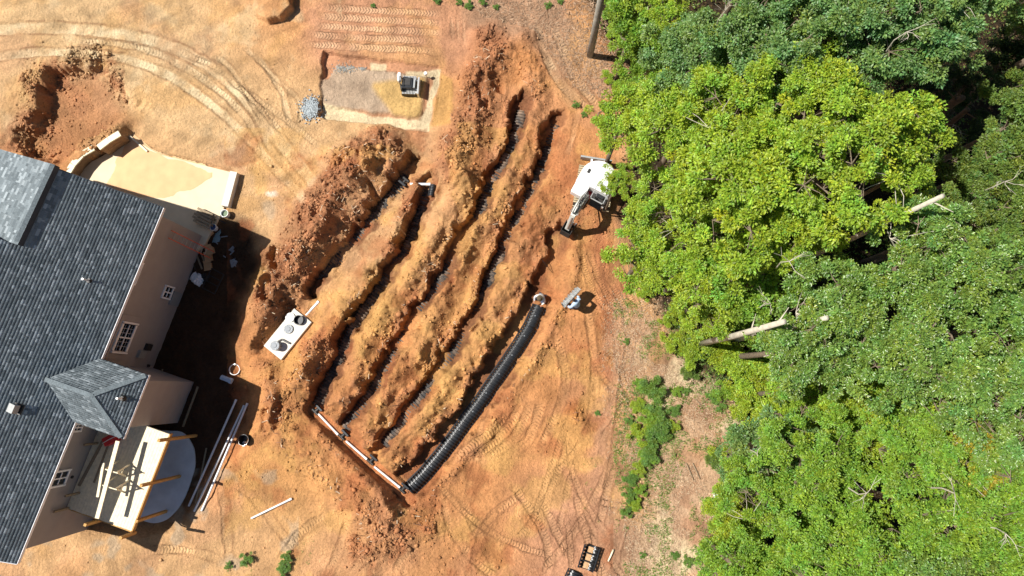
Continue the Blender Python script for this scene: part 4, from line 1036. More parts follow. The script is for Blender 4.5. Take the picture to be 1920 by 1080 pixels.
# ------------------------------------------------------------------ small tracked loader on the pad
p = G(770, 165); r = empty('track_loader', (p.x, p.y, p.z+.02), math.radians(-3)); tag(r, 'small black stand on track loader with a silver blade on the machine pad', 'track loader')
for s in (-1, 1):
    b = MB(); prof = [(-.45,.15),(-.38,.02),(.28,.02),(.38,.15),(.28,.34),(-.38,.34)]; n = 6
    b.add([(x, s*.42-.1, z) for x, z in prof]+[(x, s*.42+.1, z) for x, z in prof], [tuple(range(n))[::-1], tuple(range(n, 2*n))]+[(i, (i+1) % n, n+(i+1) % n, n+i) for i in range(n)])
    t = b.build('track', M_DMETAL, r)
    for k in range(9): MB().box((-.36+k*.085, s*.42, .355), (.05, .21, .03)).build('track_pad', M_STEEL, t)
MB().box((-.08, 0, .42), (.6, .62, .5)).build('engine_deck', M_BLACK, r, bevel=.04); MB().box((-.1, .05, .685), (.4, .4, .03)).build('grille', M_DMETAL, r)
MB().box((.27, .0, .45), (.14, .5, .3)).build('front_frame', M_GREYM, r); 
for s in (-1, 1): MB().bar((.1, s*.25, .5), (.46, s*.25, .3), .07, .1).build('lift_arm', M_GREYM, r)
MB().box((.5, -.05, .24), (.1, .98, .46)).build('blade', M_STEEL, r, bevel=.01); MB().box((.42, -.42, .3), (.12, .1, .2)).build('bracket', M_STEEL, r)
b = MB(); b.bar((-.5, -.02, .75), (-.52, .5, .72), .2, .3); b.build('hood_shield', M_WHITEP, r, bevel=.07); MB().bar((-.46, -.05, .5), (-.38, -.4, .5), .08, .3).build('tow_plate', M_DMETAL, r)
MB().tube([(-.35, -.2, .66), (-.45, -.2, 1.0), (-.45, .2, 1.0), (-.35, .2, .66)], .02, 6).build('grab_bar', M_DMETAL, r)
p = G(800, 144, .3); r = empty('survey_stake', (p.x, p.y, p.z-.3)); tag(r, 'small white capped stake at the corner of the machine pad', 'stake'); MB().tube([(0, 0, 0), (0, 0, .5)], .03, 6).build('post', M_WOOD, r); MB().lathe((0, 0, .42), [(0, .12), (.09, .1), (.11, 0)], 10).build('cap', M_WHITEP, r)
# ------------------------------------------------------------------ people
M_SKIN = mat('skin', srgb((206,150,118)), .6, noise=.05); M_SHIRTW = mat('white_shirt', srgb((232,232,228)), .9, noise=.06); M_SHIRTB = mat('blue_shirt', srgb((178,200,224)), .9, noise=.08)
M_JEANS = mat('jeans', srgb((70,82,104)), .9, noise=.15); M_HAT = mat('brown_hat', srgb((92,78,58)), .95, noise=.15); M_HAIR = mat('dark_hair', srgb((52,40,32)), .9); M_BOOT = mat('boot', srgb((84,62,44)), .8)
def skin_body(name, joints, edges, radii, m, parent, mats=None, sub=2):
    me = bpy.data.meshes.new(name); me.from_pydata(joints, edges, []); me.update(); o = bpy.data.objects.new(name, me); COL.objects.link(o); o.parent = parent
    md = o.modifiers.new('skin', 'SKIN'); md.use_smooth_shade = True
    for i, rr_ in enumerate(radii): me.skin_vertices[0].data[i].radius = (rr_, rr_) if not isinstance(rr_, tuple) else rr_
    me.skin_vertices[0].data[0].use_root = True
    s = o.modifiers.new('sub', 'SUBSURF'); s.levels = sub; s.render_levels = sub
    me.materials.append(m); return o
def hand(parent, w_, d, side, palm_n=Vector((0, 0, -1))):
    d = Vector(d).normalized(); sd_ = d.cross(palm_n).normalized()*side
    J = [w_, w_+d*.05, w_+d*.09]; E_ = [(0, 1), (1, 2)]; R_ = [(.022, .016), (.036, .015), (.038, .014)]
    o = skin_body('palm', [tuple(q) for q in J], E_, R_, M_SKIN, parent, sub=1)
    for k in range(4):
        b0 = w_+d*.085+sd_*(-.03+.02*k); ln = (.068, .078, .072, .055)[k]
        skin_body('finger', [tuple(b0), tuple(b0+d*ln*.5+palm_n*.012), tuple(b0+d*ln*.75+palm_n*.04)], [(0, 1), (1, 2)], [.0095, .0085, .0075], M_SKIN, o, sub=1)
    b0 = w_+d*.03-sd_*.03; skin_body('thumb', [tuple(b0), tuple(b0+d*.03-sd_*.025+palm_n*.01), tuple(b0+d*.055-sd_*.03+palm_n*.03)], [(0, 1), (1, 2)], [.012, .011, .009], M_SKIN, o, sub=1)
def head(parent, c_, fw, hat=False):
    """head with neck side down; fw = facing"""
    fw = Vector(fw).normalized(); up = Vector((0, 0, 1)); up = (up-fw*up.dot(fw)); up.normalize(); rt = fw.cross(up)
    Rm = Matrix((fw, -rt, up)).transposed()
    def ell(cc, rad, n=14, m_=10):
        b = MB(); vs = []; fs = []
        for i in range(m_+1):
            th = math.pi*i/m_
            for k in range(n):
                ph = 2*math.pi*k/n; q = Vector((rad[0]*math.sin(th)*math.cos(ph), rad[1]*math.sin(th)*math.sin(ph), rad[2]*math.cos(th)))
                if q.z < 0 and cc == (0, 0, 0): q.y *= 1+q.z*1.6; q.x *= 1+q.z*.6
                vs.append(Rm @ (q+Vector(cc))+c_)
        for i in range(m_):
            for k in range(n): a = i*n+k; e = i*n+(k+1) % n; fs.append((a, a+n, e+n, e))
        b.add(vs, fs); return b
    h = ell((0, 0, 0), (.098, .078, .118)).build('head', M_SKIN, parent, smooth=True)
    ell((.1, 0, -.01), (.02, .013, .026), 8, 6).build('nose', M_SKIN, h, smooth=True); ell((.092, 0, -.055), (.008, .025, .007), 8, 5).build('mouth', M_RED, h)
    for s in (-1, 1): ell((.088, s*.032, .012), (.01, .014, .009), 8, 6).build('eye', M_BLACK, h); ell((-.005, s*.08, -.005), (.022, .012, .032), 8, 6).build('ear', M_SKIN, h, smooth=True)
    ell((-.018, 0, .03), (.1, .086, .105), 14, 8).build('hair', M_HAIR, parent, smooth=True)
    if hat:
        b = MB(); prof = [(0, .125), (.06, .12), (.09, .09), (.098, .03), (.17, .02), (.175, .012), (.1, .012)]
        b.lathe((0, 0, 0), prof, 20); b.v = [tuple(Rm @ (Vector(q)+Vector((-.01, 0, .03)))+c_) for q in b.v]; b.build('hat', M_HAT, parent, smooth=True)
# crouching man at the top of the open chamber row, back to the camera side, head above the trench
p = P(1016, 556, -.55); r = empty('person', (p.x, p.y, -.58), math.radians(-118)); tag(r, 'person in a brown hat and white shirt crouching at the head of the chamber row', 'person')
# local x forward (towards the chambers)
J = [(0,0,.42),(.05,0,.62),(.16,0,.86),(.2,0,.98),(.17,.2,.9),(.3,.3,.68),(.46,.22,.5),(.17,-.2,.9),(.3,-.3,.68),(.46,-.22,.5)]
E_ = [(0,1),(1,2),(2,3),(2,4),(4,5),(5,6),(2,7),(7,8),(8,9)]
skin_body('shirt', J, E_, [(.16,.13),(.17,.13),(.18,.12),.06,.075,.055,.042,.075,.055,.042], M_SHIRTW, r)
J = [(0,0,.42),(.02,.11,.36),(.36,.17,.42),(.2,.16,.08),(.34,.16,.04),(.02,-.11,.36),(.36,-.17,.42),(.2,-.16,.08),(.34,-.16,.04)]
skin_body('trousers', J, [(0,1),(1,2),(2,3),(3,4),(0,5),(5,6),(6,7),(7,8)], [(.15,.13),.1,.085,.055,.045,.1,.085,.055,.045], M_JEANS, r)
head(r, Vector((.27, 0, 1.1)), (1, 0, -.45), hat=True); MB().tube([(.19,0,.95),(.24,0,1.04)], [.055,.05], 10).build('neck', M_SKIN, r)
for s in (-1, 1): hand(r, Vector((.47, s*.22, .49)), (.8, 0, -.6), s)
# man carrying a chamber on edge
pa, pb_ = P(1087, 546, .9), P(1061, 574, .9); cd = (pa-pb_).normalized(); cmid = (pa+pb_)/2
gzp = float(gz(P(1077, 571).x, P(1077, 571).y))
ch = chamber(Vector((0, 0, 0)), 0, 'grey black ribbed chamber carried on edge by the man in the blue shirt', 'spare chambers on the ground', m=mat('sheen_grey_plastic', srgb((150,152,150)), .5, noise=.35, scale=9)); del ch['group']  # light reflected off the black plastic is painted as a grey colour
nrm_ = Vector((-cd.y, cd.x, 0)); nrm_ = nrm_ if nrm_.x < 0 else -nrm_          # arch bulges away from the man
zax = nrm_; yax = Vector((0, 0, 1)) if cd.cross(Vector((0, 0, 1))).dot(zax) > 0 else Vector((0, 0, -1))
Mx = Matrix((cd, yax, zax)).transposed().to_4x4(); Mx.translation = Vector((cmid.x, cmid.y, gzp+.85)); ch.matrix_world = Mx
mp = cmid+(-nrm_)*.34-cd*.12
r = empty('person', (mp.x, mp.y, gzp), math.atan2(nrm_.y, nrm_.x)); tag(r, 'person in a pale blue shirt walking on the clay while carrying a chamber', 'person')
J = [(-.12,0,.95),(-.02,0,1.14),(.1,0,1.32),(.16,0,1.42),(.08,.23,1.36),(.12,.34,1.12),(.3,.36,1.05),(.08,-.23,1.36),(.12,-.34,1.12),(.3,-.36,1.05)]
skin_body('shirt', J, [(0,1),(1,2),(2,3),(2,4),(4,5),(5,6),(2,7),(7,8),(8,9)], [(.19,.15),(.2,.15),(.22,.15),.07,.1,.075,.055,.1,.075,.055], M_SHIRTB, r)
J = [(-.1,0,.95),(-.06,.1,.85),(.06,.12,.48),(-.02,.13,.08),(.12,.13,.04),(-.06,-.1,.85),(-.06,-.12,.48),(-.14,-.13,.08),(0,-.13,.04)]
skin_body('trousers', J, [(0,1),(1,2),(2,3),(3,4),(0,5),(5,6),(6,7),(7,8)], [(.16,.12),.1,.075,.055,.045,.1,.075,.055,.045], M_JEANS, r)
head(r, Vector((.24, 0, 1.56)), (1, .1, -.45)); MB().tube([(.15,0,1.38),(.21,0,1.49)], [.055,.05], 10).build('neck', M_SKIN, r)
for s in (-1, 1): hand(r, Vector((.3, s*.34, 1.05)), (.9, 0, .2), s)
# ------------------------------------------------------------------ clutter in the shade of the house
s_, z_ = wsz(315, 438); top = wallpt(s_, min(z_, 4.4), .12); bot = P(398, 478, 0); rad_ = (bot-top)
r = empty('ladder', bot); tag(r, 'orange ladder leaning against the house wall', 'ladder'); d = rad_.normalized(); sd_ = EU
for k in (-1, 1): MB().bar(top+sd_*k*.2, bot+sd_*k*.2, .035, .08).build('rail', M_ORANGE, r, bot)
nr = int(rad_.length/.3)
for k in range(1, nr): q = top+d*(k*.3); MB().tube([q-sd_*.19, q+sd_*.19], .02, 6).build('rung', M_GREYM, r, bot)
b = None
r = empty('pallet_stack', P(388, 411)); tag(r, 'brown stack of lumber offcuts on the shaded corner of the patio', 'lumber stack'); O = r.location; dd_ = (P(410,423)-P(370,404)).normalized(); sdv = Vector((-dd_.y, dd_.x, 0))
for k in range(4):
    for j in range(5):
        c0 = P(386, 411)+sdv*(j-2)*.17+Vector((0, 0, .06+k*.09)); MB().bar(c0-dd_*(.5+random.uniform(-.1, .1)), c0+dd_*(.5+random.uniform(-.1, .12)), .13, .05).build('plank', M_WOODD, r, O)
def bucket(u, v, rad, hh, m, label, inner=None):
    p = G(u, v); r = empty('bucket', p); tag(r, label, 'bucket')
    MB().lathe((0, 0, 0), [(.0, .02), (rad*.82, .02), (rad*.95, hh), (rad*1.06, hh), (rad*1.06, hh-.04), (rad, hh-.04), (rad*.86, 0), (0, 0)], 20).build('body', m, r)
    if inner: MB().disc((0, 0, hh*.6), rad*.88, rad*.88, .02, 18).build('contents', inner, r)
    MB().tube([(-rad, 0, hh-.03), (-rad*.8, -rad*.9, hh-.1), (rad*.8, -rad*.9, hh-.1), (rad, 0, hh-.03)], .008, 5).build('handle', M_STEEL, r)
bucket(426, 403, .2, .38, M_WHITEP, 'white bucket with green contents at the sunny corner of the patio', mat('green_water', srgb((110,130,100)), .2)); bucket(407, 430, .18, .34, M_WHITEP, 'white rimmed bucket with blue inside standing in the shade', mat('blue_plastic', srgb((60,90,140)), .4))
def crumple(name, u, v, rx, ry, h_, m, label, cat, seed=0):
    p = G(u, v); rg = np.random.default_rng(seed); n = 9; vs = []; fs = []
    for i in range(n):
        for j in range(n):
            a, c_ = (i/(n-1)-.5)*2, (j/(n-1)-.5)*2; e = max(0, 1-(a*a+c_*c_)*.55)
            vs.append((a*rx*(1+rg.normal(0, .08)), c_*ry*(1+rg.normal(0, .08)), h_*e*rg.uniform(.35, 1)))
    for i in range(n-1):
        for j in range(n-1): k = i*n+j; fs.append((k, k+n, k+n+1, k+1))
    o = MB().add(vs, fs).build(name, m); o.location = (p.x, p.y, p.z-.01); o.rotation_euler = (0, 0, rg.uniform(0, 3)); md = o.modifiers.new('thick', 'SOLIDIFY'); md.thickness = .01; tag(o, label, cat); return o
M_CARD = mat('cardboard', srgb((196,160,118)), .9, noise=.08)
crumple('bag', 371, 523, .3, .38, .3, M_WHITEP, 'crumpled white bag on the dark ground beside the wall', 'bag', 1); crumple('bag', 384, 520, .2, .22, .2, M_DMETAL, 'crumpled dark bag beside the white bag', 'bag', 2)
crumple('plastic_sheet', 438, 492, .22, .2, .12, M_LID, 'pale scrap of plastic sheet out in the shaded yard', 'plastic scrap', 3); crumple('plastic_sheet', 435, 467, .16, .14, .1, M_LID, 'small white plastic scrap nearer the ladder in the yard', 'plastic scrap', 5)
crumple('insulation_scrap', 418, 399, .2, .22, .16, M_WHITEP, 'lumpy white scrap beside the white bucket', 'scrap', 6); crumple('plastic_sheet', 405, 443, .35, .25, .12, mat('teal_wrap', srgb((120,150,160)), .4), 'blue grey wrapping heap below the blue bucket', 'wrapping', 8)
crumple('paper_sheet', 1345, 927, .22, .22, .1, M_WHITEP, 'crumpled white sheet on dry grass at the tree line', 'sheet', 9)
for i, (u, v, a_, sz, lb) in enumerate(((396,471,.3,(.4,.34,.3),'upper cardboard box in the row under the ladder'),(393,484,.25,(.36,.36,.26),'middle cardboard box in the row under the ladder'),(391,499,.2,(.4,.3,.16),'lowest cardboard box in the row under the ladder'))):
    p = G(u, v); r = empty('cardboard_box', p, a_); tag(r, lb, 'box', 'cardboard boxes under the ladder'); MB().box((0, 0, sz[2]/2), sz).build('carton', M_CARD, r, bevel=.01)
    for s in (-1, 1): MB().bar((0, s*sz[1]/2, sz[2]+.004), (0, s*(sz[1]/2+.01)+s*.12, sz[2]+.06), sz[0]*.96, .008, up=(0, 0, 1)).build('flap', M_CARD, r)
r = empty('metal_frame', G(407, 527), .0); tag(r, 'dark metal frame with four rails lying on the shaded ground', 'metal frame'); O = r.location
cs4 = [G(399,504,.15), G(422,516,.15), G(404,552,.12), G(381,540,.12)]
for a, c_ in zip(cs4, cs4[1:]+cs4[:1]): MB().bar(a, c_, .05, .05).build('rail', M_DMETAL, r, O)
for k in (.33, .62): MB().bar(cs4[0].lerp(cs4[3], k)+Vector((0, 0, .01)), cs4[1].lerp(cs4[2], k)+Vector((0, 0, .01)), .045, .04).build('cross_rail', M_DMETAL, r, O)
# short offcuts and rubbish in the yard
sc = [(370,480,380,505,'W'),(376,470,388,500,'W'),(365,500,372,515,'D'),(362,478,366,500,'D'),(415,445,427,443,'P'),(402,452,409,458,'P'),(396,446,404,438,'C'),(412,413,424,419,'D'),(360,417,366,425,'K'),(367,430,374,441,'G'),(430,470,438,462,'P'),(420,480,424,483,'P'),(347,424,350,427,'K'),(432,478,440,470,'P')]
lbs = ['brown offcut under the foot of the ladder','second brown offcut under the foot of the ladder','dark offcut between the wall and the white bag','dark offcut along the wall below the ladder','pale strip pointing out into the yard from the wrapping heap','bent pale strip above the boxes','grey wedge offcut above the boxes','dark stick near the white bucket','black tool on the patio in shade','grey tool on the shaded patio beside the lumber stack','thin pale strip by the small white plastic scrap','tiny pale chip in the yard','small black block on the patio near the house corner','thin pale strip by the larger plastic scrap']
for (u0, v0, u1, v1, k), lb in zip(sc, lbs):
    a, c_ = G(u0, v0, .05), G(u1, v1, .05); m = dict(W=M_WOODD, D=M_DMETAL, P=M_LID, C=M_CARD, K=M_BLACK, G=M_GREYM)[k]
    o = MB().bar(a, c_, .09 if k in 'WCK' else .05, .04).build('offcut', m, origin=(a+c_)/2); tag(o, lb, 'offcut')
for (u0, v0, u1, v1, rr_, lb, m) in ((1372,802,1415,804,.07,'short pale cut log lying at the tree line','L'),(1298,868,1312,898,.025,'thin bare stick in the dry grass','T'),(1286,868,1300,900,.02,'forked bare stick in the dry grass','T'),(1150,1030,1140,1052,.05,'short pale wood stub near the upside down chamber','L'),(1010,480,1036,512,.015,'thin dark stake crossing the last trench','D'),(1303,748,1315,762,.02,'small bare stick beside the green bushes','T'),(725,925,692,955,.018,'thin root sticking out below the manifold trench','T')):
    a, c_ = G(u0, v0, .06), G(u1, v1, .06); m = dict(L=M_WOOD, T=M_WOODD, D=M_DMETAL)[m]
    mid = (a+c_)/2+Vector((0, 0, .02)); o = MB().tube([a, mid, c_], [rr_, rr_*.95, rr_*.75], 8).build('log' if rr_ > .04 else 'stick', m, origin=(a+c_)/2, smooth=True); tag(o, lb, 'log' if rr_ > .04 else 'stick')
# ------------------------------------------------------------------ trees
def leaf_mat(name, c, trans=.35, rough=.42, spec=.4):
    m = bpy.data.materials.new(name); m.use_nodes = True; n = m.node_tree.nodes; l = m.node_tree.links
    b = n['Principled BSDF']; b.inputs['Roughness'].default_value = rough; b.inputs['Specular IOR Level'].default_value = spec
    at = n.new('ShaderNodeAttribute'); at.attribute_name = 'leaf'
    mx = n.new('ShaderNodeMix'); mx.data_type = 'RGBA'; mx.blend_type = 'MULTIPLY'; mx.inputs[0].default_value = 1; mx.inputs[6].default_value = (*c, 1)
    l.new(at.outputs['Color'], mx.inputs[7]); l.new(mx.outputs[2], b.inputs['Base Color'])
    tr = n.new('ShaderNodeBsdfTranslucent'); m2 = n.new('ShaderNodeMix'); m2.data_type = 'RGBA'; m2.blend_type = 'MULTIPLY'; m2.inputs[0].default_value = 1
    l.new(mx.outputs[2], m2.inputs[6]); m2.inputs[7].default_value = (1.25, 1.35, .55, 1); l.new(m2.outputs[2], tr.inputs[0])
    ms = n.new('ShaderNodeMixShader'); ms.inputs[0].default_value = trans; l.new(b.outputs[0], ms.inputs[1]); l.new(tr.outputs[0], ms.inputs[2])
    l.new(ms.outputs[0], n['Material Output'].inputs[0]); return m
LM = {
 'Y': leaf_mat('leaf_yellow_green', (.31, .43, .04)), 'G': leaf_mat('leaf_green', (.22, .36, .04)), 'B': leaf_mat('leaf_blue_green', (.17, .29, .078), spec=.6),
 'O': leaf_mat('leaf_olive', (.15, .225, .04)), 'M': leaf_mat('leaf_mid_green', (.20, .32, .06), rough=.34, spec=.75), 'L': leaf_mat('leaf_lime', (.30, .40, .035)), 'R': leaf_mat('leaf_turning', (.36, .32, .03)),
 'D': leaf_mat('leaf_painted_shade', (.055, .10, .028)), 'W': leaf_mat('leaf_weed', (.16, .28, .05)) }  # D: darker leaf copy, shade of the dark clearing painted into its colour
M_BARK = mat('bark', srgb((122,108,90)), .9, noise=.3, scale=5, bump=.6); M_BARKP = mat('pale_bark', srgb((190,182,164)), .85, noise=.2, scale=5, bump=.4); M_BARKB = mat('brown_bark', srgb((104,82,64)), .9, noise=.3, scale=4, bump=.6)
def leaves(cen, dirs, n, size, spread, seed, flat=.35, tint=.22):
    rg = np.random.default_rng(seed); N = len(cen)*n
    c = np.repeat(cen, n, 0); d = np.repeat(dirs, n, 0)
    # position inside the spray
    off = rg.normal(0, 1, (N, 3)); off /= np.linalg.norm(off, axis=1)[:, None]; off *= (rg.random(N)**.55*spread)[:, None]; off[:, 2] *= .55
    pos = c+off
    ax = off/np.linalg.norm(off, axis=1)[:, None]+d*.45+rg.normal(0, .35, (N, 3)); ax[:, 2] -= .12; ax /= np.linalg.norm(ax, axis=1)[:, None]
    up = np.array([0, 0, 1.0])+d*.5+rg.normal(0, flat, (N, 3))
    sd_ = np.cross(ax, up); sd_ /= np.linalg.norm(sd_, axis=1)[:, None]+1e-9; up = np.cross(sd_, ax)
    ln = size*rg.uniform(.65, 1.25, N)[:, None]; wd = ln*rg.uniform(.24, .36, N)[:, None]
    dr = up*ln*.16
    q0 = pos; q1 = pos+ax*ln*.45+sd_*wd-dr*.2; q2 = pos+ax*ln-dr; q3 = pos+ax*ln*.45-sd_*wd-dr*.2
    q1 = q1+up*wd*.45; q3 = q3+up*wd*.45
    V_ = np.stack([q0, q1, q2, q3], 1).reshape(-1, 3); b = np.arange(N)*4
    F_ = np.concatenate([np.stack([b, b+1, b+2], 1), np.stack([b, b+2, b+3], 1)])
    cl = np.repeat(rg.normal(1, tint*.5, len(cen)), n)*rg.normal(1, tint, N)
    cl = np.clip(cl, .5, 1.6); hue = np.repeat(rg.normal(0, .10, len(cen))+.06*np.sin(cen[:, 0]*1.7+seed)*np.cos(cen[:, 1]*1.9), n)+rg.normal(0, .07, N)
    col = np.stack([cl*(1+hue), cl, cl*(1-hue*1.2)], 1).clip(.2, 2); col = np.repeat(col, 4, 0)
    return V_, F_, col
def sphere_dirs(n, rg, zmin=-.25):
    z = rg.uniform(zmin, 1, n); a = rg.uniform(0, 6.283, n); r_ = np.sqrt(1-z*z); return np.stack([r_*np.cos(a), r_*np.sin(a), z], 1)
def crown_proto(seed, R, nlobe, nclu, nleaf, size, spread, hgt=.75):
    """crown centred on 0,0 whose lobes reach radius R; returns clusters for leaves and lobe centres"""
    rg = np.random.default_rng(seed); lobes = []
    for i in range(nlobe):
        a = i*2.399963+rg.uniform(-.3, .3); rr_ = R*math.sqrt((i+.4)/nlobe)*.78
        lr = R*rg.uniform(.19, .33)*(1.1-.25*rr_/R); z = hgt*R*(.42*(1-(rr_/R)**1.6)+rg.uniform(-.30, .26))
        lobes.append((rr_*math.cos(a), rr_*math.sin(a), z, lr))
    C_ = []; D_ = []
    w_ = np.array([l_[3]**2 for l_ in lobes]); w_ /= w_.sum()
    for l_, k in zip(lobes, (w_*nclu).astype(int)):
        nb_ = max(3, k//5); bd_ = sphere_dirs(nb_, rg); br_ = rg.uniform(.75, 1.3, nb_); pick = rg.integers(0, nb_, k)
        d = bd_[pick]*1.0+rg.normal(0, .26, (k, 3)); d /= np.linalg.norm(d, axis=1)[:, None]
        rad = l_[3]*br_[pick]*rg.uniform(.8, 1.12, k)
        C_.append(np.stack([l_[0]+d[:, 0]*rad, l_[1]+d[:, 1]*rad, l_[2]+d[:, 2]*rad*.72], 1)); D_.append(d)
    C_ = np.concatenate(C_); D_ = np.concatenate(D_); ok = np.ones(len(C_), bool)
    for j in range(4):
        a = rg.uniform(0, 6.28); bx, by = R*rg.uniform(.45, .85)*math.cos(a), R*rg.uniform(.45, .85)*math.sin(a)
        ok &= np.hypot(C_[:, 0]-bx, C_[:, 1]-by) > R*rg.uniform(.13, .22)
    C_ = C_[ok]; D_ = D_[ok]
    V_, F_, col = leaves(C_, D_, nleaf, size, spread, seed+1)
    return V_, F_, col, lobes, C_
def make_proto(seed, R, nlobe, nclu, nleaf, size, spread, height, trunk_r, hgt=.75):
    V_, F_, col, lobes, C_ = crown_proto(seed, R, nlobe, nclu, nleaf, size, spread, hgt)
    rg = np.random.default_rng(seed+5); root = empty('broadleaf_tree', (0, 0, 0)); zc = height
    V_ = V_+np.array([0, 0, zc])
    cr = np_mesh('crown', V_, F_, LM['G'], parent=root, colors={'leaf': col}); cr['kind'] = 'stuff'
    fork = zc-R*.35
    MB().tube([(0, 0, -.3), (.05*R, .02*R, fork*.5), (0, 0, fork)], [trunk_r*1.25, trunk_r, trunk_r*.7], 9).build('trunk', M_BARK, root, smooth=True)
    for l_ in lobes[:14]:
        e = Vector((l_[0], l_[1], zc+l_[2])); st = Vector((0, 0, fork*.82+rg.uniform(0, .18)*fork)); mid = st.lerp(e, .5)+Vector((0, 0, .12*R))*.5
        b = MB().tube([st, mid, e], [trunk_r*.42, trunk_r*.28, trunk_r*.12], 6)
        near = C_[np.argsort(np.linalg.norm(C_-np.array(l_[:3]), axis=1))[:60]]
        for q in near[rg.choice(len(near), 7)]:
            q = Vector(q)+Vector((0, 0, zc)); m_ = e.lerp(q, .5)+Vector(rg.normal(0, .08, 3)); b.tube([e, m_, q], [.028, .018, .009], 4, cap=False)
        b.build('limb', M_BARKP if rg.random() < .12 else M_BARK, root)
    for ob in (cr,): ob.data.materials.clear(); ob.data.materials.append(LM['G'])
    return root
PROTO = {
 'big1': (make_proto(11, 4.2, 26, 520, 66, .165, .36, 8.0, .26), 4.2, 8.0), 'big2': (make_proto(23, 4.2, 23, 500, 66, .165, .36, 8.0, .24), 4.2, 8.0),
 'mid1': (make_proto(31, 2.6, 14, 320, 56, .14, .30, 5.6, .16), 2.6, 5.6), 'mid2': (make_proto(47, 2.6, 13, 310, 56, .14, .30, 5.6, .15), 2.6, 5.6),
 'fine': (make_proto(53, 3.2, 20, 570, 46, .12, .24, 6.5, .17, .55), 3.2, 6.5) }
used = set()
cnt = 0
def tree(kind, u, v, zc, R, pal, label, group='trees of the wood'):
    """(u,v) where the crown centre shows, zc its height above ground, R crown radius"""
    global cnt
    proto, R0, z0 = PROTO[kind]
    R *= .91 if group != 'trees outside the frame' and u > 1250 else 1
    k = R/R0; o = copy_tree(proto); p = P(u, v, zc)
    o.location = (p.x, p.y, -.15); o.rotation_euler = (0, 0, random.uniform(0, 6.28)); kz = (zc+.1)/z0
    o.scale = (k, k, k)
    # set the trunk length so the crown sits at zc: shift crown and limbs, stretch trunk
    dz = (zc+.15)/k-z0
    for ch in o.children:
        if ch.name.startswith('trunk'): ch.scale = (1, 1, (z0-R0*.35+dz)/(z0-R0*.35))
        else: ch.location = (0, 0, dz)
        if ch.name.startswith('crown'):
            ch.material_slots[0].link = 'OBJECT'; ch.material_slots[0].material = LM[pal]
    tag(o, label, 'tree', group); cnt += 1; return o
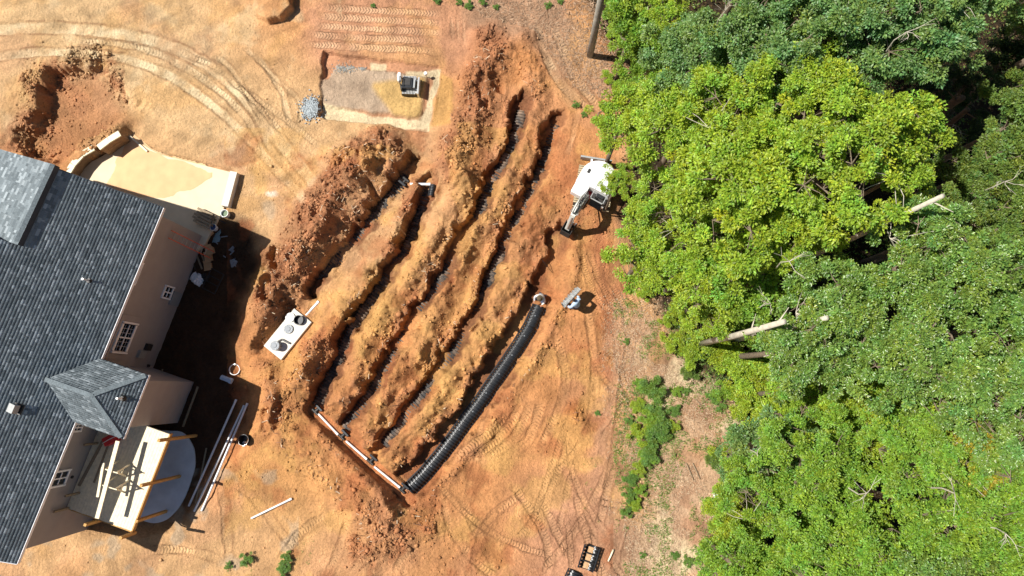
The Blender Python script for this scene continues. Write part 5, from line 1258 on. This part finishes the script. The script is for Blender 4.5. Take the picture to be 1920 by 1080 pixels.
exec_trees = [
 # the tall yellow green oak group over the excavator
 ('mid1',1165,225,6.5,1.7,'Y','small yellow green tree reaching over bare clay above the excavator'),
 ('big1',1275,255,8,3.1,'Y','yellow green oak right above the white excavator'),
 ('big2',1270,385,7.2,2.4,'Y','yellow green oak whose branches hang over the excavator canopy'),
 ('mid2',1160,340,5.5,.95,'Y','small yellow green branch cluster hanging over the excavator canopy'),
 ('mid2',1212,478,6,1.95,'Y','yellow green tree edge just below the excavator'),
 ('big2',1390,230,9.5,3.1,'Y','bright yellow green oak behind the first row of the wood edge'),
 ('big1',1400,385,10,3.6,'Y','broad yellow green oak in the centre of the wood'),
 ('big1',1530,180,11,2.9,'Y','yellow green oak crown bordering the blue green oaks'),
 ('big2',1590,320,11.5,3.5,'Y','tallest yellow green oak crown beside the dark clearing'),
 ('mid1',1670,240,11,2.3,'Y','outer yellow green crown lobe jutting into the dark clearing'),
 ('big1',1500,455,9.5,2.7,'Y','yellow green oak above the pale standing dead trunk'),
 ('mid2',1310,500,7.5,2.3,'Y','yellow green tree above the shaded patch at the wood edge'),
 ('mid1',1690,330,10.5,1.7,'Y','small yellow crown on the outer rim of the oaks'),
 # top, blue green
 ('mid1',1190,40,6,2.0,'G','mid green tree at the top beside the utility pole'),
 ('mid2',1215,115,4.5,1.7,'G','leafy green young tree between the pole and the oaks'),
 ('big1',1310,110,8.5,2.9,'B','blue green oak above the first yellow oak'),
 ('mid1',1250,15,8,1.4,'Y','pale yellow sapling crown at the top edge'),
 ('big2',1420,40,10.5,3.2,'B','blue green oak at the top edge, left of the largest'),
 ('big1',1560,60,11.5,3.2,'B','large blue green oak at the top edge over the yellow group'),
 ('big2',1680,30,12,3.2,'B','large grey green oak at the top edge near the dark gap'),
 ('mid1',1750,90,11.5,2.3,'B','grey green crown that ends at the dark gap'),
 ('mid2',1475,120,10.5,2.1,'B','blue green crown filling in behind the yellow oaks'),
 ('mid2',1640,120,11,1.8,'B','small blue green crown beside the dark hollow'),
 # right side
 ('big2',1900,215,8,2.5,'O','olive tree at the right edge below the dark corner'),
 ('mid1',1900,330,8.5,2.2,'O','olive tree at the right edge level with the excavator'),
 ('mid2',1800,330,5.5,1.9,'O','low olive tree beyond the dark clearing'),
 ('fine',1830,420,9,2.6,'O','fine leaved olive tree right of the broken pale trunk'),
 ('fine',1740,440,6.5,1.6,'G','low green tree below the broken pale trunk'),
 ('mid1',1900,480,9.5,2.2,'O','olive tree at the right edge halfway down'),
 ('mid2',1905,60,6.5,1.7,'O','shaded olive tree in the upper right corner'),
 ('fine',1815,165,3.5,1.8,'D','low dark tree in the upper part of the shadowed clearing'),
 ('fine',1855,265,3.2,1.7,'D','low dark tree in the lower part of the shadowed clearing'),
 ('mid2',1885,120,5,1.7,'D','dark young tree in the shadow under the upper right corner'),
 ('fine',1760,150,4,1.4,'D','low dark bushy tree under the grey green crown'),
 # middle
 ('big1',1590,555,10,2.9,'M','glossy grey green oak below the yellow group'),
 ('big2',1705,520,10.5,2.8,'M','glossy grey green oak in the centre right of the wood'),
 ('big1',1810,560,11,2.9,'M','glossy grey green oak near the right edge'),
 ('big2',1895,630,11,2.6,'M','glossy grey green oak touching the right edge'),
 ('mid1',1410,540,7.5,2.5,'G','green tree just above the pale standing dead trunk'),
 ('mid2',1330,565,5.5,1.9,'Y','yellow green young tree beside the bare patch'),
 ('big2',1530,640,9.5,2.5,'M','grey green oak right of the standing dead trunk'),
 ('big1',1680,640,10.5,2.8,'M','grey green oak in the middle with deep shadow beside it'),
 ('mid1',1780,670,10.5,2.3,'M','grey green oak between two dark holes'),
 ('big2',1850,730,10.5,2.7,'M','grey green oak at the right above the orange tinted tree'),
 # lower
 ('fine',1640,775,8,2.6,'L','bright lime green tree in the lower wood'),
 ('fine',1730,745,8.5,2.2,'L','second lime green tree beside the first one'),
 ('fine',1545,740,7,2.3,'G','fine leaved green tree next to the lime trees'),
 ('mid1',1460,840,6,2.5,'B','blue green low tree at the lower clearing edge'),
 ('fine',1395,865,3.6,1.7,'B','blue green bushy tree beside the cut log'),
 ('big1',1560,880,8.5,2.6,'G','green oak in the lower wood above the dark hollow'),
 ('fine',1800,850,9.5,2.5,'R','yellow tree with orange leaves turning'),
 ('mid2',1895,840,9.5,2.2,'O','olive green tree right of the turning tree'),
 ('big2',1690,890,9.5,2.6,'G','green oak left of the turning tree'),
 ('mid1',1375,965,4.5,1.6,'L','lime green young tree along the clearing edge'),
 ('big2',1455,960,7,2.6,'G','green oak in the lower clearing edge'),
 ('big1',1410,1060,6,2.6,'G','green oak at the bottom where the clearing ends'),
 ('big1',1560,1000,8.5,2.9,'G','green oak with dense crown near the bottom'),
 ('big2',1670,1010,9.5,2.8,'G','green oak at the bottom in the middle of the wood'),
 ('big1',1785,965,10,2.8,'G','green oak near the bottom below the turning tree'),
 ('big2',1895,960,10,2.7,'G','green oak at the lower right edge'),
 ('mid1',1840,1050,9.5,2.4,'O','olive green crown at the bottom right'),
 ('big2',1520,1100,8,2.6,'G','green crown cut by the bottom edge of the wood'),
 ('big1',1740,1110,10,2.7,'M','grey green crown cut by the bottom edge'),
 ('big1',1920,1110,10,2.7,'G','green crown in the bottom right corner'),
 ('mid2',1490,740,5.5,2.2,'Y','yellow green undergrowth tree above the lower clearing'),
]
HOLES = [(1800,200,58) if 0 else (1800,200,50),(1640,430,45),(1480,498,38),(1640,610,34),(1660,680,30),(1850,600,30),(1812,765,30),(1590,925,38),(1725,945,32),(1905,1040,34),(1340,700,20),(1890,70,30),(1620,210,20),(1385,660,22),(1560,480,20),(1750,610,26),(1840,680,22),(1640,850,26),(1700,1010,22),(1480,1010,18),(1830,930,26)]
def spread(t_):
    t_ = list(t_); k = PXM*CAMH/(CAMH-t_[3])
    for (hu, hv, hr) in HOLES:
        dx, dy = t_[1]-hu, t_[2]-hv; d = math.hypot(dx, dy)+1e-3; need = hr+t_[4]*k*.88
        if d < need and t_[3] > 5.2: s_ = min(need-d, 24)/d; t_[1] += dx*s_; t_[2] += dy*s_
    return t_
for t_ in exec_trees: tree(*(spread(t_) if t_[1] > 1380 else t_))
OUT = ['in the upper right corner','beside the upper right olive tree','level with the excavator','level with the carried chamber','level with the hipped wing','level with the deck','beyond the top edge behind the largest blue green oak','beyond the top edge right of the pole','beyond the top edge near the dark clearing','below the bottom edge in the middle of the wood','below the bottom edge beside the clearing','below the bottom edge at the right']
for i_, (u, v, zc, R, pal) in enumerate(((2010,60,9,3,'B'),(2020,220,9,3,'O'),(2030,420,10,3,'M'),(2030,600,10,3.2,'M'),(2030,800,10,3,'G'),(2030,1000,10,3,'G'),(1600,-70,11,3.2,'B'),(1420,-80,10,3,'B'),(1780,-60,11,3,'B'),(1620,1200,9,3,'G'),(1430,1200,7,3,'G'),(1800,1210,9,3,'G'))):
    tree('big1' if u % 20 else 'big2', u, v, zc, R, pal, 'tree just outside the picture '+OUT[i_], 'trees outside the frame')
for pr in PROTO.values():
    for ch in list(pr[0].children): bpy.data.objects.remove(ch)
    bpy.data.objects.remove(pr[0])
# shrubs: smaller, finer crowns without a visible stem
def shrub_proto(seed, R=1.0, ncl=150, nl=34, size=.085, spread=.19):
    V_, F_, col, lobes, C_ = crown_proto(seed, R, 9, ncl, nl, size, spread, .8)
    root = empty('shrub', (0, 0, 0)); V_ = V_+np.array([0, 0, .55*R]); V_[:, 2] = np.maximum(V_[:, 2], .02)
    o = np_mesh('foliage', V_, F_, LM['L'], parent=root, colors={'leaf': col}); o['kind'] = 'stuff'
    b = MB()
    for l_ in lobes: b.tube([(0, 0, 0), (l_[0]*.5, l_[1]*.5, .3*R), (l_[0], l_[1], .55*R+l_[2])], [.03, .02, .01], 5)
    b.build('stem', M_BARK, root); return root
SP = [shrub_proto(71), shrub_proto(83), shrub_proto(97, size=.08, ncl=220)]
def shrub(i, u, v, R, pal, label, group=None, hz=1.0):
    o = copy_tree(SP[i % 3]); p = G(u, v); o.location = p; o.rotation_euler = (0, 0, random.uniform(0, 6.28)); o.scale = (R, R, R*hz)
    for ch in o.children:
        if ch.name.startswith('foliage'): ch.material_slots[0].link = 'OBJECT'; ch.material_slots[0].material = LM[pal]
    tag(o, label, 'shrub', group); return o
shr = [(1275,590,.9,'L'),(1262,640,.8,'L'),(1290,665,.8,'L'),(1320,625,1.1,'L'),(1350,670,1.1,'L'),(1375,690,1.3,'Y'),(1420,700,1.5,'L'),(1395,735,1.2,'L'),(1460,690,1.6,'Y'),(1480,720,1.4,'L'),(1435,650,1.5,'G'),(1360,600,1.3,'Y'),(1310,575,1.1,'Y'),(1270,545,1.0,'Y'),(1225,530,.9,'Y'),(1205,545,.6,'Y'),(1450,770,1.3,'L'),(1500,790,1.4,'L'),(1385,760,.9,'L'),(1365,850,1.1,'L'),(1340,860,.6,'O'),(1420,800,1.3,'Y'),(1350,960,1.0,'L'),(1345,1010,1.0,'L'),(1370,920,1.1,'L'),(1335,1060,1.1,'G'),(1395,900,1.3,'G'),(1385,990,1.4,'L'),(1600,700,1.6,'L'),(1290,700,.5,'O'),(1350,735,.6,'G'),(1250,600,.5,'L'),(1155,70,.7,'Y'),(1170,100,.8,'G'),(1200,175,1.0,'Y'),(1250,170,1.1,'G'),(1140,150,.5,'Y'),(1150,20,.9,'G'),(1165,165,.6,'Y')]
wd_ = {'L': 'lime green', 'Y': 'yellow green', 'G': 'green', 'O': 'olive', 'W': 'fresh green'}
def place_words(u, v):
    if v < 200: return 'near the utility pole'
    if u > 1420 and v < 800: return 'inside the wood right of the clearing'
    if v < 620: return 'below the yellow oaks beside the bare patch'
    if v < 720: return 'around the foot of the standing dead trunk'
    if v < 800: return 'at the narrow end of the dry clearing'
    if v < 900: return 'beside the cut log in the clearing'
    return 'along the lower edge of the clearing'
cnts = {}
for i, (u, v, R, pal) in enumerate(shr):
    key = (wd_[pal], place_words(u, v)); cnts[key] = cnts.get(key, 0)+1
    shrub(i, u, v, R, pal, '%s %s shrub %s' % (ORD[cnts[key]-1] if cnts[key] > 1 else 'topmost', key[0], key[1]), 'shrubs at the wood edge')
brow = [(1203,728,.5),(1225,738,.75),(1200,760,.5),(1232,770,.6),(1212,785,.8),(1230,800,.7),(1205,815,.7),(1225,835,.7),(1205,850,.6),(1222,865,.55),(1200,880,.55),(1185,895,.5),(1196,915,.5),(1180,925,.5),(1190,940,.4),(1172,958,.4),(1268,735,.35),(1265,770,.4),(1262,798,.35),(1278,728,.3),(1192,720,.3),(1185,785,.3)]
for i, (u, v, R) in enumerate(brow):
    shrub(i, u+rng.uniform(-7, 7), v+rng.uniform(-5, 5), R*rng.uniform(.75, 1.08), 'GWLW'[i % 4], 'low leafy bush in the green strip, %s from its upper end' % (ORD[i] if i < 16 else ORD[i-16]+' of the side tufts'), 'bushes of the green strip in the clearing', .8)
for i, (u, v, R, lb) in enumerate([(465,1048,.5,'round green weed clump at the bottom edge'),(540,1045,.45,'upper green weed clump right of the round one'),(533,1066,.5,'lower green weed clump at the bottom edge'),(430,1060,.3,'small green weed near the round clump'),(862,5,.3,'first green weed along the top edge'),(880,12,.35,'second green weed along the top edge'),(905,5,.35,'green weed at the top in the middle of the row'),(930,14,.25,'small green weed below the top row'),(820,3,.3,'green weed apart from the top row'),(1028,12,.3,'green weed near the top between the tracks'),(1050,4,.25,'last green weed of the top row'),(700,12,.2,'tiny green weed on the tracked clay at the top'),(1080,198,.3,'green sprig reaching over clay above the excavator'),(1095,215,.25,'green sprig near the yellow tree tip'),(1335,742,.5,'green weed bush in the middle of the dry clearing'),(1350,762,.4,'lower green weed bush in the dry clearing'),(1290,1050,.4,'green weed near the bottom of the clearing'),(1265,1040,.3,'small green weed near the bottom of the clearing'),(1205,1040,.25,'small weed right of the upside down chamber'),(1175,640,.25,'small weed on the clay margin'),(1120,775,.2,'small weed beside the orange patch')]):
    shrub(i, u, v, R*.8, 'W', lb, 'scattered weeds', .7)
for s_p in SP:
    for ch in list(s_p.children): bpy.data.objects.remove(ch)
    bpy.data.objects.remove(s_p)
# standing dead trunks
def snag(u0, v0, zlo, u1, v1, r_, label, m):
    p = P(u0, v0, zlo); b_ = Vector((p.x, p.y, 0)); ur = math.hypot(u1-985, v1-735)/math.hypot(u0-985, v0-735); zt = CAMH-(CAMH-zlo)/ur
    q = P(u1, v1, zt); r = empty('dead_tree', (b_.x, b_.y, -.1)); tag(r, label, 'dead tree'); O = r.location
    m1 = b_.lerp(q, .5)+Vector((.05, -.04, 0)); MB().tube([b_+Vector((0, 0, -.2)), m1, q], [r_*1.15, r_, r_*.7], 10).build('trunk', m, r, O, smooth=True)
    for k in range(3): s = q.lerp(b_, .05+.12*k); MB().tube([s, s+Vector((random.uniform(-.7, .7), random.uniform(-.7, .7), .4))], [r_*.3, r_*.08], 5).build('branch_stub', m, r, O)
snag(1310, 645, .2, 1470, 603, .14, 'pale standing dead trunk at the edge of the clearing', M_BARKP)
snag(1690, 398, 11, 1768, 367, .11, 'pale broken trunk standing above the dark gap in the wood', M_BARKP)
snag(1735, 212, 5, 1805, 183, .2, 'brown bare trunk in the dark clearing', M_BARKB)
snag(1762, 250, 3, 1815, 205, .16, 'second brown bare trunk in the dark clearing', M_BARKB)
snag(1500, 606, 9, 1550, 596, .13, 'pale dead trunk tip among the grey green oaks', M_BARKP)
# bare twigs showing above the leaves
for i, (u, v, z, lb) in enumerate(((1360,20,11,'bare pale branch among the top blue green oaks'),(1480,490,11.3,'bare forked branch over the dark hole in the wood centre'),(1445,570,9.5,'bare forked branch above the standing dead trunk'),(1790,925,12.2,'bare forked branch over the lower green oaks'),(1625,925,11.5,'bare forked branch in the dark hollow of the lower wood'),(1885,1000,12.2,'bare pale branches at the lower right'),(1885,340,10.8,'bare pale branches at the right edge'),(1700,60,14,'bare twig on the largest grey green oak'),(1455,665,9.5,'bare spreading branch above the lime shrubs'),(1420,850,7.6,'bare twig over the blue green bushy tree'),(1790,235,4,'fallen bare branches in the dark clearing'))):
    r = empty('bare_branch', P(u, v, z), random.uniform(0, 6)); r.scale = (.75, .75, .75); tag(r, lb, 'branch'); rg = np.random.default_rng(i)
    base = Vector((0, 0, -1.8)); tip = Vector((0, 0, 0)); b = MB().tube([base, Vector((.15, .05, -.8)), tip], [.035, .028, .022], 6)
    for k in range(4):
        a = rg.uniform(0, 6.28); l_ = rg.uniform(.3, .8); e = Vector((math.cos(a)*l_, math.sin(a)*l_, rg.uniform(0, .5))); m_ = e*.5+Vector(rg.normal(0, .06, 3)); b.tube([tip, m_, e], [.018, .013, .007], 5)
        for j in range(2): f = e+Vector((math.cos(a+rg.normal(0, .8))*.35, math.sin(a+rg.normal(0, .8))*.35, .1)); b.tube([m_.lerp(e, .5), f], [.010, .006], 4)
    b.build('branch', M_BARKP, r)
# understorey so that the holes are not empty, plus litter and weeds: uncountable, one object each
def low_leaves(name, n, test, zmax, size, nleaf, col, label, cat, seed, box=(10, 30, -14, 24), m=None):
    rg = np.random.default_rng(seed); x = rg.uniform(box[0], box[1], n); y = rg.uniform(box[2], box[3], n); u, v = to_px(x, y)
    k = test(u, v, x, y); x, y = x[k], y[k]; z = gz(x, y)+rg.uniform(.03, zmax, len(x))*(.3+.7*vnoise(x, y, 1.7, 4))
    cen = np.stack([x, y, z], 1); d = np.tile(np.array([[0, 0, 1.0]]), (len(x), 1))
    V_, F_, cl = leaves(cen, d, nleaf, size, size*1.6, seed)
    V_[:, 2] = np.maximum(V_[:, 2], np.repeat(gz(x, y), nleaf*4)+.005)
    o = np_mesh(name, V_, F_, m, colors={'leaf': cl}); tag(o, label, cat, kind='stuff'); print(name, len(F_))
fsd = lambda u, v: sd_poly(u, v, [(1120,-40),(1130,60),(1180,130),(1190,250),(1200,400),(1220,520),(1270,600),(1310,690),(1400,790),(1390,850),(1420,920),(1390,1000),(1350,1120),(2600,1400),(2600,-400),(1120,-40)])
low_leaves('undergrowth', 9000, lambda u, v, x, y: (fsd(u, v) < 10) & (vnoise(x, y, 2.0, 8) > .34), 1.3, .13, 9, None, 'mixed undergrowth leaves on the floor of the wood', 'undergrowth', 301, (4, 34, -15, 26), LM['O'])
def clr(u, v, x, y, thr=.5, cell=.8, sd=3): return (sd_poly(u, v, [(1150,560),(1210,540),(1290,680),(1380,780),(1350,850),(1400,920),(1370,1000),(1350,1100),(1130,1100),(1160,960),(1180,800),(1150,700)]) < 0) & (vnoise(x, y, cell, sd) > thr)
low_leaves('weeds', 17000, lambda u, v, x, y: (clr(u, v, x, y, .52, 1.1) & (vnoise(x, y, .35, 5) > .42)) | (sd_poly(u+rng.normal(0, 4, len(u)), v, [(1188,705),(1240,712),(1250,760),(1248,860),(1215,900),(1205,960),(1165,965),(1180,880),(1185,800)]) < 0) | ((np.hypot((u-1210)*1.6, v-830) < 120) & (np.random.default_rng(1).random(len(u)) < .9)) | ((v < 26) & (u > 800) & (u < 1080) & (vnoise(x, y, .6, 3) > .55)) | ((np.hypot((u-1335), v-745) < 40) & (vnoise(x, y, .3, 3) > .5)) | (sd_poly(u, v, [(1240,570),(1290,560),(1420,780),(1370,800),(1250,640)]) < 0), .16, .06, 6, None, 'low green weeds dotted over the dry clearing', 'weeds', 302, (4.5, 13, -11, 21), LM['W'])
low_leaves('weeds', 2600, lambda u, v, x, y: (sd_poly(u, v, [(400,1010),(640,1000),(640,1090),(400,1090)]) < 0) & (vnoise(x, y, .7, 6) > .72) | ((u > 1090) & (u < 1190) & (v > 640) & (v < 980) & (vnoise(x, y, .6, 7) > .74)), .08, .045, 5, None, 'sparse green weeds on the trampled clay', 'weeds', 303, (-17, 7, -11, 3), LM['W'])
# straw and dead leaves on the clearing
def straw(name, n, test, cols, label, seed, box, ln=(.08, .3), wd=.012, zup=.03):
    rg = np.random.default_rng(seed); x = rg.uniform(box[0], box[1], n); y = rg.uniform(box[2], box[3], n); u, v = to_px(x, y); k = test(u, v, x, y); x, y = x[k], y[k]; n = len(x)
    a = rg.uniform(0, 6.28, n); l_ = rg.uniform(*ln, n)*rg.uniform(.5, 1, n); w_ = wd*rg.uniform(.5, 1.8, n); z = gz(x, y)+rg.uniform(.004, zup, n)
    dx, dy = np.cos(a)*l_/2, np.sin(a)*l_/2; sx_, sy_ = -np.sin(a)*w_, np.cos(a)*w_; t = rg.uniform(0, .5, n)*l_
    c_ = np.array(cols)[rg.integers(0, len(cols), n)]*rg.uniform(.7, 1.15, (n, 1))
    V_ = np.stack([np.stack([x-dx-sx_, y-dy-sy_, z], 1), np.stack([x+dx-sx_, y+dy-sy_, z+t*.3], 1), np.stack([x+dx+sx_, y+dy+sy_, z+t*.3+.006], 1), np.stack([x-dx+sx_, y-dy+sy_, z+.006], 1), np.stack([x, y, z+t*.5+.012], 1)], 1).reshape(-1, 3)
    b = np.arange(n)*5; F_ = np.concatenate([np.stack([b+i, b+(i+1) % 4, b+4], 1) for i in range(4)])
    o = np_mesh(name, V_, F_, CL, colors={'soil': np.repeat(c_, 5, 0)}); tag(o, label, name.split('_')[-1], kind='stuff'); print(name, len(F_))
straw('dry_straw', 90000, lambda u, v, x, y: clr(u+rng.normal(0, 22, len(u)), v, x, y, .36, 1.3, 2) & (fsd(u, v) > -40), [srgb((206,176,144)), srgb((188,154,126)), srgb((218,194,162)), srgb((158,130,104))], 'dry straw and stems trampled over the clearing', 401, (4, 14, -11, 9), (.04, .16), .005)
straw('leaf_litter', 30000, lambda u, v, x, y: (fsd(u, v) < 30), [srgb((80,64,44)), srgb((104,84,58)), srgb((62,50,36))], 'dead leaves on the floor of the wood', 402, (4, 28, -13, 23), (.07, .14), .035)
straw('brush_litter', 12000, lambda u, v, x, y: sd_poly(u, v, [(880,-10),(1110,-10),(1200,150),(1150,190),(1080,170),(1000,60),(900,30)]) < 0, [srgb((170,140,114)), srgb((190,160,132)), srgb((146,120,96))], 'grey brown brush litter around the foot of the utility pole', 403, (-3, 8, 15, 22), (.06, .3), .008)
straw('root_bits', 5000, lambda u, v, x, y: (sample_soil(x, y)[1] > .45) & (vnoise(x, y, 1.4, 11) > .45), [srgb((214,190,160)), srgb((150,110,84)), srgb((110,80,60))], 'torn roots and twigs sticking out of the spoil', 404, (-14, 4, -8, 19), (.1, .42), .011, .1)
